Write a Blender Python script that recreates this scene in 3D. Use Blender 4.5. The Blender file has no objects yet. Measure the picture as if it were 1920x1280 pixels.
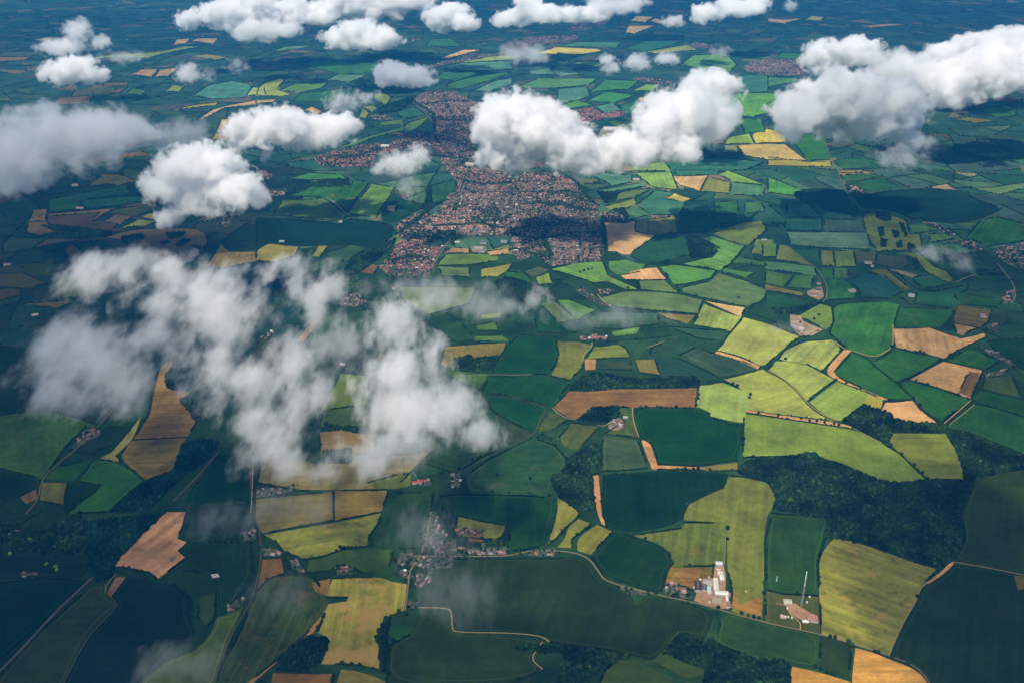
# An aerial view over English farmland with a town and broken cloud, built as real ground, hedges, houses, air and vapour.
USE_CLOUDS = True
VOL_BOUNCES = 14
HAZE_DENSITY = 2.7e-5
HAZE_COL = (.03, .36, .95)
HAZE_LOOK = (.01, .15, .40)  # how the full depth of the air looks
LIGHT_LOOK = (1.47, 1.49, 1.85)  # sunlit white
# ---------------------------------------------------------------- traced data
# Field outlines, read off enlarged quarters of the photograph: origin of the quarter, then colour and outline in 4x pixels.
FIELDS = {
(1440, 960): [
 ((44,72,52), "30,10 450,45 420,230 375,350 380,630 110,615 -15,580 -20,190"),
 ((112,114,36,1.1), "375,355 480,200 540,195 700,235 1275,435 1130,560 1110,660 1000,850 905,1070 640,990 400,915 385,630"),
 ((36,54,34), "1560,-260 1930,-330 2100,-330 2100,500 1385,375 1465,230 1475,150 1440,40"),  # this field and the next: dark crop with corner vignette in the colour
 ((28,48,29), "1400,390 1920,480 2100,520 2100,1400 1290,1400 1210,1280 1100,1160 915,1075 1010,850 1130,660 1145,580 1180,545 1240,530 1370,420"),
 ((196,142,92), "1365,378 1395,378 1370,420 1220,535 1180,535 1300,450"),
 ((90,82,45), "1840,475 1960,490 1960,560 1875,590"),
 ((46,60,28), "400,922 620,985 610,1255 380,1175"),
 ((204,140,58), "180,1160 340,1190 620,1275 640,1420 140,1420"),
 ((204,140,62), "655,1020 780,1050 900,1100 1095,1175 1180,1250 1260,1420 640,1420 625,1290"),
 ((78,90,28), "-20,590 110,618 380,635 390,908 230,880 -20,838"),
],
(960, 960): [
 ((130,130,36), "345,-100 440,-60 505,10 490,40 400,120 330,200 270,250 300,130 320,50"),
 ((125,128,36), "500,50 590,90 520,150 450,200 440,270 340,265 400,200 420,110"),
 ((130,130,38), "640,95 755,150 590,320 490,290 490,210 550,150"),
 ((24,56,36), "760,160 830,160 900,190 1080,240 1180,310 1205,390 1160,430 1130,590 1030,590 690,480 600,340"),
 ((98,114,52), "910,180 1000,160 1270,120 1300,80 1600,80 1590,400 1200,410 1200,320 1100,250 1000,200"),
 ((112,122,52), "1630,-270 1760,-260 1920,-220 1980,-120 1970,-40 1910,20 1890,200 1890,480 1872,820 1640,740 1650,600 1610,400 1615,80 1290,60 1290,10 1320,-60 1480,-140 1580,-180"),
 ((128,110,48), "1190,415 1500,415 1490,500 1410,520 1370,590 1150,520"),
 ((160,120,66), "1262,425 1425,432 1405,498 1190,488"),
 ((164,120,64), "1260,500 1380,505 1365,558 1270,555"),
 ((160,118,60), "1650,600 1700,600 1690,700 1830,640 1870,660 1870,800 1650,720"),
 ((38,56,44), "-440,352 0,348 340,350 480,325 590,385 645,495 800,562 880,605 930,690 1000,625 1100,627 1500,742 1460,948 1250,905 1190,960 1140,1060 1040,1110 700,1030 380,1000 240,965 0,908 -400,900 -450,840 -460,740 -500,720 -680,720 -670,560 -640,440 -520,400"),
 ((46,68,46), "1570,745 1880,832 2310,915 2296,1170 2100,1145 2010,1100 1920,1145 1530,990"),
 ((40,56,48), "-680,740 -500,740 -470,840 -420,912 0,922 215,975 200,1020 140,1110 230,1180 0,1290 -940,1290 -920,1000 -760,920"),
 ((32,64,28), "400,1060 590,1070 590,1120 480,1180 400,1150"),
 ((58,70,28), "700,1180 800,1110 900,1100 1050,1170 1200,1240 1230,1400 600,1400"),
 ((62,74,32), "1120,1050 1440,1180 1440,1230 1300,1250 1060,1115"),
],
(480, 960): [
 ((28,62,58), "1372,-120 1560,-132 2080,-120 2248,-92 2208,120 2168,248 1980,288 1872,280 1880,100 1700,72 1512,28 1360,0"),
 ((106,100,64), "0,-100 580,-152 578,60 50,160 0,100"),
 ((126,108,46), "592,-160 992,-160 940,0 720,40 592,62"),
 ((112,120,42,1.2), "60,170 700,60 940,5 920,80 850,180 830,255 650,280 480,340 360,355 200,290 140,210"),
 ((54,72,28), "400,360 500,345 640,290 820,265 1030,290 1000,400 960,440 800,455 700,410 600,400 540,440 380,460"),
 ((30,60,58), "960,10 1040,-140 1330,-150 1300,100 1250,270 1040,280 845,250 920,100"),
 ((102,110,32), "1520,35 1600,40 1700,70 1880,90 1830,200 1700,205 1500,180"),
 ((120,88,64), "1595,160 1710,160 1700,225 1595,225"),
 ((132,128,34,2.6), "575,500 700,490 960,490 1000,520 1130,540 1110,740 1000,770 960,870 890,930 930,1000 920,1185 780,1150 640,1140 490,1140 550,980 540,940 460,900 540,690 680,668 690,640 530,640 550,560"),
 ((116,84,58), "50,360 190,350 210,460 80,510 10,590"),
 ((136,98,58), "420,530 560,500 535,630 440,600"),
 ((50,62,28,1.6), "80,500 300,470 430,490 530,640 540,690 480,800 340,950 160,1110 -90,1300 -340,1300 -120,900 0,600"),
 ((140,96,62), "500,770 540,700 430,930 160,1120 -60,1320 -90,1300 160,1110 340,950"),
 ((114,84,44), "130,1200 580,1215 540,1420 90,1420"),
 ((112,104,34), "640,1180 800,1200 1000,1280 1100,1420 560,1420"),
 ((36,70,34), "980,830 1140,860 1140,960 1040,960 980,900"),
],
(0, 960): [
 ((168,116,90,1.0), "1250,0 1400,0 1370,110 1330,200 1400,225 1330,290 1390,345 1185,505 1120,455 1060,440 840,400 1000,240 1100,130"),
 ((108,78,68), "870,490 945,490 830,640 800,610"),
 ((10,34,40), "945,490 1100,480 1170,540 1300,540 1420,640 1400,780 1480,900 1440,970 1280,1000 1180,1090 1100,1200 900,1400 430,1400 480,1290 600,1050 700,890 900,700 840,640"),
 ((12,40,54), "-200,540 0,530 300,500 640,510 450,700 200,930 0,1100 -200,1290"),
 ((38,50,52), "680,560 790,540 780,620 890,690 700,860 580,1060 430,1400 -100,1400 0,1230 300,900"),
 ((26,50,38), "1380,440 1600,470 1600,560 1470,600 1400,560 1330,520 1200,505"),
 ((44,60,38), "1500,640 1620,600 1610,800 1550,860 1480,780"),
 ((64,72,48), "1620,790 1750,760 1830,700 1720,950 1570,1400 960,1400 1200,1130 1480,1030 1590,900"),
 ((20,48,38), "1400,240 1600,220 1880,240 1900,520 1640,780 1640,500 1390,420 1400,340"),
 ((8,34,44), "-200,340 600,300 680,420 600,490 300,490 -200,520"),
 ((20,50,40), "180,140 240,80 330,90 260,150"),
],
(1440, 640): [
 ((152,168,86), "80,130 120,70 270,0 480,-10 560,60 420,210 380,215 290,170 140,150"),
 ((152,168,80), "0,210 60,150 130,150 290,175 380,225 500,290 290,445 200,340 100,265"),
 ((128,156,70), "310,455 515,300 700,365 880,440 840,510 700,485 550,600 420,555"),
 ((172,162,42), "750,400 870,445 840,510 705,478"),
 ((152,164,72), "-320,280 -40,210 0,235 100,280 200,360 300,490 420,570 500,600 250,570 0,540 -160,512 -140,400"),
 ((200,152,100), "-160,515 0,540 250,575 500,605 630,640 620,655 250,600 0,562 -160,535"),
 ((118,144,56), "-180,540 0,565 300,605 640,655 850,760 1000,850 1180,1035 960,1075 850,1060 700,990 560,920 400,880 330,830 200,860 -190,870"),
 ((114,128,46), "930,685 1335,690 1400,800 1450,900 1465,1040 1200,1030 1080,920 900,760"),
 ((200,154,106), "850,520 880,460 1090,445 1140,510 1270,615 1100,610 940,580 910,530"),
 ((42,104,56), "490,235 635,85 760,140 800,190 960,310 1080,430 890,428 700,345 550,280"),
 ((204,156,104), "420,220 570,65 625,70 480,225 540,285 700,355 895,435 880,447 690,360 500,290"),
 ((42,98,62), "790,160 960,55 1120,95 1290,130 1280,150 1060,275 960,300 870,230"),
 ((174,138,98), "940,-92 1220,-100 1440,-20 1620,-60 1640,-32 1440,60 1320,128 1200,96 960,44"),
 ((170,134,92), "1065,285 1320,150 1500,190 1610,220 1520,430 1300,360"),
 ((118,82,56), "1510,225 1590,240 1520,420 1430,385"),
 ((38,98,62), "1340,150 1490,65 1600,85 1720,160 1640,210 1500,180"),
 ((38,98,56), "1000,315 1060,295 1290,370 1510,440 1310,600 1200,540 1100,440"),
 ((34,88,52), "1330,640 1550,470 1700,500 1920,570 2100,620 2100,940 1920,850 1700,760 1500,680 1380,660"),
 ((30,78,52), "1530,430 1600,370 1920,440 2100,480 2100,600 1920,560 1600,470"),
 ((56,82,52), "1600,350 1640,270 1830,260 1900,420 1700,380"),
 ((22,62,64), "1640,0 1920,-20 2100,-20 2100,330 1740,100"),
],
(960, 640): [
 ((16,68,66), "60,-48 320,-32 350,90 330,180 260,245 0,250 -160,240 -90,110 -20,20"),
 ((108,118,52), "340,0 500,0 600,30 530,120 530,200 430,290 290,260 350,150"),
 ((118,134,56), "620,45 800,25 860,60 880,120 560,135"),
 ((178,138,90), "545,135 630,135 625,210 550,215"),
 ((46,78,72), "640,135 885,130 900,215 640,210"),
 ((124,118,62), "930,140 1075,135 1105,255 960,235"),
 ((36,78,76), "1090,135 1240,125 1570,285 1450,300 1300,265 1110,255"),
 ((46,88,76), "1040,60 1160,0 1290,0 1375,45 1230,115 1040,125"),
 ((52,88,78), "1260,115 1390,50 1500,90 1850,190 1820,220 1600,265 1570,270"),
 ((162,172,82), "1740,-180 1920,-132 2160,-32 2040,48 1908,176 1860,180 1700,112 1540,72 1620,-40"),
 ((198,150,100), "1535,74 1700,118 1860,188 1840,208 1680,140 1520,90"),
 ((140,104,68), "310,490 430,375 800,355 1390,350 1390,400 1370,500 910,495 700,490 590,515 490,580 420,575 340,520"),
 ((14,72,66), "-220,380 -170,262 0,268 250,260 430,320 290,490 80,430 0,410"),
 ((16,68,66), "-200,400 0,430 80,450 270,510 200,600 170,690 0,610 -150,520"),
 ((56,78,70), "-60,600 0,620 160,700 30,770 -60,740"),
 ((68,94,36), "215,620 290,530 410,585 300,670 200,680"),
 ((78,94,52), "350,720 450,610 650,640 500,810 400,800"),
 ((68,94,42), "800,500 900,500 940,720 700,690 850,600"),
 ((56,88,70), "690,700 930,735 960,780 1020,950 800,970 680,975 670,800"),
 ((22,66,42), "915,505 1350,510 1460,530 1480,570 1600,610 1730,650 1690,890 1400,935 1100,920 1060,780 960,720"),
 ((196,140,92), "970,745 1020,740 1050,800 1090,930 1430,945 1430,965 1050,960 1010,860"),
 ((118,114,46), "1430,940 1690,910 1690,965 1500,975 1430,965"),
 ((18,52,40), "680,1012 1040,968 1448,976 1620,992 1580,1128 1440,1160 1320,1220 1288,1280 1292,1328 1160,1392 920,1432 820,1420 688,1380 672,1200"),
 ((196,140,96), "608,1008 648,1004 672,1280 700,1380 672,1372 624,1240"),
 ((144,168,82), "1410,330 1580,310 1780,390 1740,610 1650,600 1490,560 1470,520 1380,490"),
 ((40,84,66), "160,728 320,780 408,880 400,960 300,1060 288,1140 -320,1140 -360,1020 -200,900 0,800"),
],
(480, 640): [
 ((124,114,58), "1380,180 1420,40 1680,20 1872,12 1840,112 1560,128 1480,200"),
 ((62,98,50), "1480,212 1740,248 1680,352 1560,320 1420,240"),
 ((90,114,42), "480,520 640,240 840,260 840,468 680,492 520,512"),
 ((56,84,50), "500,520 840,480 880,640 480,640"),
 ((112,96,70), "480,680 880,640 900,840 480,860"),
 ((118,112,72), "20,1000 40,840 320,880 480,920 1200,840 1320,820 1160,980 1040,1100 320,1120 20,1060"),
 ((94,108,38), "840,1060 1060,1000 1160,1000 1160,1080 1060,1112 880,1100"),
 ((44,82,66), "1330,830 1500,760 1900,780 1700,860 1500,990 1220,900"),
 ((34,62,54), "1000,1120 1340,1090 1340,1200 1320,1280 960,1280"),
],
(0, 640): [
 ((44,80,32), "-200,600 0,560 200,530 350,520 600,580 740,640 640,650 490,790 420,900 310,1030 110,980 -200,900"),
 ((118,96,66), "1200,190 1290,130 1310,180 1240,250 1250,350 1430,380 1350,450 1420,520 1480,600 1400,720 1000,740 1120,540 1150,360"),
 ((90,84,52), "1000,740 1400,720 1350,800 1360,900 1280,980 1080,1040 890,880 950,780"),
 ((116,114,70), "1000,640 1060,560 1000,740 860,860 900,885 880,902 740,886 830,830"),
 ((22,80,42), "700,890 880,900 1080,1040 960,1150 800,1280 500,1290 640,1180 780,1080 590,1050"),
 ((12,48,56), "1640,840 1900,900 1890,1200 1420,1240 1380,1190"),
 ((78,84,46), "320,1060 510,1060 470,1230 300,1190"),
 ((14,46,56), "520,1070 770,1080 640,1180 560,1260 470,1280"),
 ((98,78,62), "150,1170 270,1110 280,1180 200,1220"),
 ((14,46,46), "-200,1000 110,1000 280,1050 260,1110 150,1160 -200,1300"),
 ((10,42,56), "-200,0 270,50 200,450 180,530 -200,570"),
 ((32,68,46), "340,1030 420,950 700,880 600,990 560,1050"),
 ((26,62,60), "860,540 1080,430 1100,560 960,640 760,640"),
],
(1440, 320): [
 ((30,114,60), "488,1028 540,1000 880,980 988,1008 940,1160 928,1320 840,1392 760,1388 600,1340 460,1220 492,1140"),
 ((30,94,60), "980,1040 1020,1030 1390,1045 1385,1090 1290,1180 960,1165"),
 ((82,84,56), "1420,1040 1430,1010 1680,1050 1650,1140 1580,1180 1400,1145 1390,1110"),
 ((130,108,56), "1400,1150 1560,1180 1460,1240 1410,1220"),
 ((40,62,56), "1690,1060 1780,1060 1810,1140 1680,1190"),
 ((26,82,90), "590,830 740,770 870,790 1010,910 900,960 700,950 680,890"),
 ((74,92,60), "740,740 890,740 960,800 1070,890 1010,910 860,790"),
 ((40,104,64), "450,820 560,820 670,890 640,960 430,970"),
 ((104,134,64), "220,1090 390,1000 470,1025 490,1150 430,1195 310,1130"),
 ((30,82,70), "-20,905 340,985 200,1040 -20,1030"),
 ((66,108,70), "-20,745 190,790 110,880 -20,850"),
 ((60,112,70), "200,790 345,790 320,890 150,880"),
 ((112,112,60), "-20,855 270,920 250,945 -20,895"),
 ((70,122,88), "-20,680 350,720 360,790 -20,740"),
 ((82,118,70), "-40,545 70,555 60,650 -40,650"),
 ((102,118,70), "90,560 150,570 320,710 60,670"),
 ((30,106,104), "140,250 310,260 400,350 140,345"),
 ((12,92,100), "130,360 405,365 405,455 130,450"),
 ((52,88,100), "430,365 710,375 735,465 430,460"),
 ((78,118,106), "140,460 740,470 775,595 290,575 170,560"),
 ((22,86,80), "190,590 380,595 390,690 310,690"),
 ((94,108,74), "400,600 490,605 500,720 405,715"),
 ((82,112,74), "495,605 640,605 660,725 515,720"),
 ((62,82,76), "645,605 820,610 800,700 670,690"),
 ((52,72,76), "820,630 1040,650 1060,710 980,740 820,710"),
 ((36,92,70), "360,735 490,735 490,810 400,800"),
 ((56,98,74), "492,735 600,740 600,810 500,810"),
 ((86,106,70), "710,320 800,310 960,345 1040,380 1060,480 1140,480 1160,600 820,605 770,520 720,400"),
 ((84,104,66), "990,615 1130,620 1250,720 1340,760 1390,820 1340,840 1180,760 1100,650"),
 ((8,68,86), "650,200 990,140 1150,130 1500,160 1520,200 1750,290 1600,360 1400,400 1100,370 900,290 700,280"),
 ((12,96,86), "590,85 870,60 960,110 990,130 820,170 700,140"),
 ((22,106,82), "540,20 760,20 860,50 570,80"),
 ((8,76,104), "250,150 360,140 560,150 650,260 700,350 420,290 380,250 240,240"),
 ((26,92,70), "1490,500 1600,370 1720,350 1920,400 2080,440 2080,520 1920,530 1640,570"),
 ((62,102,80), "1410,400 1590,390 1500,430"),
 ((76,154,86), "0,50 110,90 240,145 180,190 0,165"),
 ((146,128,102), "530,0 700,0 800,20 540,40"),
 ((22,86,80), "1120,900 1240,910 1440,870 1500,850 1490,900 1400,930 1430,1000 1350,1030 1100,1000"),
 ((16,82,70), "1430,920 1760,970 1720,1030 1440,1000"),
 ((28,88,76), "1090,800 1240,790 1370,850 1180,890 1100,840"),
 ((104,102,116), "910,740 1000,750 1140,790 1080,805 980,780"),
 ((60,104,74), "1055,410 1180,410 1290,450 1200,460 1140,470 1070,470"),
 ((66,108,72), "1205,480 1330,470 1400,515 1220,545"),
],
(960, 320): [
 ((206,158,116), "640,380 700,390 840,395 930,380 920,460 1080,490 880,630 830,630 780,605 720,605 700,490"),
 ((98,150,76), "290,740 500,690 680,685 720,790 860,850 940,890 860,890 830,880 720,825 620,840 480,800"),
 ((76,128,80), "730,680 860,670 1010,710 960,760 800,790 720,740"),
 ((208,156,112), "810,790 950,740 1090,730 1160,820 960,825 860,820"),
 ((82,144,72), "1110,720 1230,705 1530,755 1490,810 1320,850 1220,860 1160,780"),
 ((88,124,86), "1280,880 1490,830 1550,770 1760,830 1920,900 1860,990 1750,1020 1500,970 1280,920"),
 ((98,154,80), "1270,700 1360,680 1500,650 1560,590 1440,510 1500,490 1750,570 1640,700 1570,750 1350,715"),
 ((22,90,80), "880,630 1080,500 1280,490 1310,520 1340,630 1150,680 1000,700 900,650"),
 ((104,128,60), "1510,470 1750,380 1880,380 1910,450 1780,560 1650,540 1550,490"),
 ((120,128,90), "930,380 1230,345 1240,470 1080,485 925,460"),
 ((16,88,96), "1240,345 1510,335 1520,460 1250,470"),
 ((12,84,96), "1520,335 1730,330 1770,390 1530,430"),
 ((16,84,100), "1255,330 1320,230 1510,230 1525,320"),
 ((42,114,84), "1520,240 1690,230 1700,330 1525,325"),
 ((62,114,90), "1750,235 1870,240 1900,310 1740,325"),
 ((62,124,110), "930,260 1080,150 1220,170 1150,215 1290,235 1250,335 1050,335"),
 ((192,176,86), "1150,215 1210,170 1340,215 1280,235"),
 ((72,124,100), "850,290 920,265 1050,330 880,370"),
 ((114,134,74), "700,270 920,210 930,240 900,270 740,300"),
 ((92,124,80), "770,230 800,170 920,145 1050,140 930,200"),
 ((124,170,90), "910,20 1190,10 1250,150 1050,125 1000,80"),
 ((82,138,126), "600,40 700,20 900,40 900,90 760,115"),
 ((78,134,116), "650,150 990,90 1010,120 700,170"),
 ((210,176,112), "1200,45 1470,40 1410,155 1250,110"),
 ((124,134,80), "1480,50 1640,95 1630,175 1420,155"),
 ((118,168,86), "1550,30 1620,0 1900,110 1660,90"),
 ((78,134,110), "1660,95 1900,115 1880,195 1640,180"),
 ((42,124,110), "1210,0 1560,0 1530,30 1240,40"),
 ((94,124,86), "650,960 860,900 1230,920 1430,975 1390,1075 1050,1050 750,1020"),
 ((94,124,80), "955,830 1150,825 1240,915 970,890"),
 ((144,164,80), "1440,1000 1690,1095 1720,1100 1640,1205 1360,1160"),
 ((200,168,110), "1450,980 1745,1030 1720,1098 1695,1092"),
 ((124,118,56), "1090,1065 1370,1090 1320,1150 1160,1110"),
 ((82,108,80), "215,1000 320,980 480,1120 350,1145"),
 ((72,124,70), "340,975 430,970 630,1050 490,1115"),
 ((16,72,74), "170,1090 250,1060 360,1160 380,1220 190,1210"),
 ((22,82,80), "380,1160 510,1125 560,1190 440,1220"),
 ((46,92,80), "1170,1170 1620,1210 1590,1275 1400,1260"),
 ((56,98,84), "560,1110 660,1060 1090,1070 1100,1150 800,1190 600,1180"),
 ((32,98,60), "-40,760 90,770 150,830 100,880 -40,920"),
 ((114,144,70), "180,800 280,770 300,850 200,860"),
 ((74,98,84), "90,755 200,725 280,750 160,800"),
 ((92,144,60), "745,1210 960,1175 930,1230 770,1250"),
 ((72,128,74), "1590,735 1820,770 1740,805 1580,760"),
 ((64,108,72), "1640,690 1700,650 1920,690 1920,720"),
 ((96,122,66), "1790,620 1830,520 1960,520 1960,640"),
],
(480, 320): [
 ((72,114,56), "130,330 200,225 520,215 690,340 640,385 300,350"),
 ((32,104,74), "250,190 420,125 700,120 740,70 850,95 770,190 690,310 580,230 500,205"),
 ((94,140,70), "690,320 870,100 1040,130 900,355"),
 ((14,78,80), "910,350 1050,130 1090,220 1280,260 1060,380 1000,390"),
 ((180,140,100), "975,300 990,265 1055,265 1040,310"),
 ((8,64,74), "0,360 300,370 620,395 690,360 1000,400 1050,470 900,600 800,560 600,560 400,570 330,570 100,540 0,600"),
 ((140,134,56), "0,600 100,550 320,580 290,640 150,690 0,680"),
 ((124,128,60), "420,640 470,560 540,570 480,650"),
 ((144,98,84), "770,760 830,690 920,720 880,780"),
 ((52,94,80), "530,620 720,560 820,590 680,680 560,680"),
 ((156,130,72), "1400,620 1480,580 1600,590 1600,620"),
 ((172,134,76), "1730,610 1900,585 1900,630 1760,640"),
 ((92,128,60), "1370,690 1430,630 1700,625 1820,650 1800,680 1600,710 1370,715"),
 ((144,144,76), "1690,740 1920,700 1900,740 1800,800 1690,800"),
 ((92,124,84), "1370,720 1600,730 1600,800 1400,790"),
 ((92,118,84), "1070,870 1650,880 1600,1000 1300,1080 1100,980"),
 ((112,134,64), "1690,1080 1840,1070 1830,1110 1690,1120"),
 ((78,124,56), "1660,1160 1800,1140 1810,1200 1660,1200"),
 ((72,114,46), "1640,1240 1850,1240 1900,1280 1640,1280"),
 ((112,134,76), "1690,315 1820,305 1830,345 1720,355"),
 ((52,124,84), "240,60 400,20 640,30 680,60 400,75"),
 ((26,94,80), "1310,120 1500,60 1500,120 1460,220 1320,260"),
 ((130,110,74), "300,1280 420,1130 480,1130 360,1290"),
],
(0, 320): [
 ((8,78,82), "370,220 950,110 970,180 600,220 590,290 360,320"),
 ((10,78,86), "600,225 1050,190 1200,220 900,265 640,290"),
 ((126,88,76), "250,300 350,290 345,385 215,385"),
 ((88,84,60), "215,390 345,385 420,460 330,495 190,465"),
 ((68,68,56), "360,345 750,315 680,380 780,385 880,400 840,455 550,425 355,400"),
 ((126,90,76), "350,330 880,280 820,310 690,378 670,378 755,312 380,345"),
 ((132,84,72), "780,385 870,330 1000,345 900,405"),
 ((52,78,64), "820,320 900,285 1190,245 1140,310 1000,345"),
 ((130,90,80), "900,270 1190,225 1160,255 1000,275"),
 ((120,78,76), "1060,185 1240,175 1250,210 1110,220"),
 ((134,134,66), "1070,350 1120,325 1180,330 1170,370"),
 ((104,118,60), "910,430 1050,365 1170,385 1100,415 950,430"),
 ((90,84,62), "800,500 1000,440 1450,430 1540,470 1560,540 1500,640 1300,700 1180,690 1130,600 900,530"),
 ((130,118,56), "1550,715 1660,550 1720,610 1920,610 1920,680 1700,730"),
 ((10,64,70), "550,550 790,520 830,600 640,640"),
 ((72,72,46), "480,590 550,555 620,640 520,670"),
 ((56,68,40), "-40,780 180,770 350,850 200,890 -40,870"),
 ((54,60,40), "-40,890 150,890 150,940 -40,980"),
 ((78,78,50), "190,1000 580,975 440,1030 260,1020"),
 ((62,84,70), "400,850 500,800 850,770 800,870 680,950 480,960"),
 ((78,88,70), "660,115 770,30 900,30 1000,70 1080,75 870,115 780,100"),
 ((30,58,52), "220,900 400,870 450,960 260,985"),
 ((36,66,58), "150,700 400,690 480,740 360,800 200,780"),
],
(0, 0): [
 ((210,164,106), "1620,995 1660,900 1870,880 1810,1000"),
 ((176,154,102), "1590,1040 1620,1005 1800,1005 1700,1055"),
 ((190,154,112), "1490,900 1600,815 1920,755 1920,790 1680,810 1560,880"),
 ((156,154,92), "1280,830 1460,790 1640,770 1620,790"),
 ((130,98,80), "400,795 450,735 700,720 670,775"),
 ((116,94,86), "740,705 960,655 900,695"),
 ((116,94,86), "790,625 960,620 960,645 760,650"),
 ((156,134,102), "980,560 1060,525 1190,520 1140,580"),
 ((156,134,102), "1160,580 1200,525 1350,510 1270,570"),
 ((126,130,112), "1410,425 1560,410 1720,435 1620,450"),
 ((170,140,110), "1300,340 1320,300 1430,290 1400,325"),
 ((164,138,112), "1440,310 1480,290 1640,290 1600,335"),
 ((140,112,92), "-60,430 240,430 170,455 -60,465"),
 ((66,130,134), "1450,720 1560,640 1750,610 1900,640 1840,735 1600,745"),
 ((64,114,74), "950,700 1000,665 1100,680 1060,720"),
 ((116,94,76), "570,1235 700,1180 1060,1135 1150,1170 900,1190 700,1245"),
 ((110,140,90), "600,450 850,410 1200,390 1380,350 1520,350 1250,400 1100,440 900,430"),
 ((150,120,100), "250,300 400,275 400,295 300,315"),
 ((150,170,110), "1840,720 1900,660 1980,660 1990,710"),
 ((110,140,80), "1240,685 1300,640 1390,650 1340,690"),
],
(480, 0): [
 ((134,154,90), "0,720 30,640 180,590 220,600 150,670 270,710 200,725"),
 ((84,134,84), "180,680 300,630 540,620 500,660 320,700"),
 ((14,108,94), "280,760 320,710 780,650 800,680 600,770"),
 ((24,114,100), "450,460 900,470 940,490 870,550 620,560 330,480"),
 ((80,134,120), "530,600 620,560 840,565 700,620"),
 ((104,134,90), "860,730 930,690 1020,730 970,795"),
 ((24,104,100), "1040,850 1180,800 1280,865 1120,890"),
 ((74,118,90), "930,920 1110,895 1100,940 940,945"),
 ((74,118,80), "1110,985 1120,930 1300,880 1240,945 1180,980"),
 ((74,124,80), "620,1110 820,1030 1100,955 1130,975 860,1040 760,1090"),
 ((114,134,84), "770,880 800,810 850,850 830,890"),
 ((118,138,84), "800,800 880,795 915,815 870,845"),
 ((196,168,112), "1380,440 1560,375 1690,375 1450,440"),
 ((136,160,100), "1520,475 1700,430 1920,415 2000,425 1920,450"),
 ((74,134,130), "1380,510 1560,470 1920,460 1920,520 1600,535"),
 ((18,114,100), "1350,590 1400,540 1700,545 1500,610"),
 ((34,118,94), "1440,630 1700,560 1920,540 1780,600 1540,670 1430,665"),
 ((84,138,142), "1640,680 1780,610 1920,590 1920,640 1740,690"),
 ((180,140,110), "360,830 420,800 500,840 470,860"),
 ((186,150,112), "0,755 170,745 120,770 0,780"),
 ((14,114,110), "1280,350 1300,300 1460,290 1540,350"),
 ((80,130,120), "120,390 220,350 430,340 330,370"),
],
(960, 0): [
 ((188,176,106), "160,405 290,370 320,355 640,370 680,385 500,415 400,410"),
 ((64,130,114), "350,350 500,315 820,320 780,360"),
 ((196,168,126), "890,160 930,120 1060,130 1000,170"),
 ((192,160,126), "1025,160 1080,140 1150,165 1120,185"),
 ((196,172,126), "850,245 870,195 1080,195 920,255"),
 ((14,114,114), "840,370 1000,310 1290,310 1130,360 1000,390"),
 ((136,156,106), "1010,390 1310,340 1400,375 1080,405"),
 ((86,146,104), "1270,490 1350,420 1600,405 1690,490 1640,535 1500,530"),
 ((106,150,110), "460,480 550,455 700,480 640,500"),
 ((80,136,104), "20,665 200,590 640,590 580,640 300,665"),
 ((80,134,138), "110,540 280,510 330,560 160,560"),
 ((80,134,138), "290,540 340,495 480,500 450,520 510,560 370,575"),
 ((74,130,130), "330,760 350,670 560,650 590,730 420,770"),
 ((54,136,94), "560,760 700,690 930,715 760,775"),
 ((54,130,100), "590,690 700,600 950,610 880,670"),
 ((116,160,94), "910,680 1010,635 1100,640 1060,685"),
 ((74,140,94), "360,800 480,750 610,790 430,820"),
 ((80,136,130), "620,800 760,775 820,830 700,855"),
 ((42,118,104), "800,790 930,770 1000,840 860,860"),
 ((64,114,90), "700,920 860,880 940,890 900,950 800,960"),
 ((190,160,126), "940,740 1050,715 1080,745 970,760"),
 ((88,154,84), "1480,750 1700,700 1920,700 2040,700 1980,830 1920,850 1800,880 1680,870 1600,790"),
 ((54,118,118), "1690,570 1920,560 1920,690 1720,700"),
 ((54,124,84), "1690,890 1870,900 1900,990 1750,1000"),
 ((178,114,92), "1410,1010 1580,1030 1600,1080 1450,1080"),
 ((124,164,80), "1600,1080 1620,1030 1780,1005 1820,1080"),
 ((186,164,68), "1690,1090 1920,1080 2050,1085 2210,1205 1920,1200 1740,1170"),
 ((214,196,82), "1790,1005 1920,970 2050,1000 2060,1070 1830,1075"),
 ((48,118,114), "1140,1215 1560,1180 1890,1220 1750,1280 1200,1280"),
 ((114,134,110), "1590,1090 1680,1095 1700,1150 1590,1145"),
 ((124,160,96), "880,1250 1140,1215 1190,1285 900,1285"),
],
(1440, 0): [
 ((158,150,76), "0,1180 290,1215 470,1215 480,1255 0,1245"),
 ((24,114,80), "140,1010 400,1010 470,1200 300,1205"),
 ((20,104,90), "480,1210 560,1195 720,1190 1100,1260 560,1270"),
 ((104,158,100), "0,780 120,740 100,790 0,850"),
 ((70,130,110), "0,580 230,590 210,620 0,650"),
 ((134,124,120), "690,200 900,180 1060,185 780,210"),
 ((106,114,84), "1400,895 1500,880 1720,910 1560,925"),
 ((130,140,106), "280,150 330,120 420,130 400,160"),
 ((170,140,126), "0,140 100,150 270,140 120,180 0,165"),
 ((14,104,90), "1580,830 1680,800 1860,830 1860,870 1720,890"),
 ((14,118,104), "60,430 110,400 330,410 260,460"),
 ((86,94,94), "1700,740 1900,735 1900,770 1740,770"),
],
}
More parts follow.
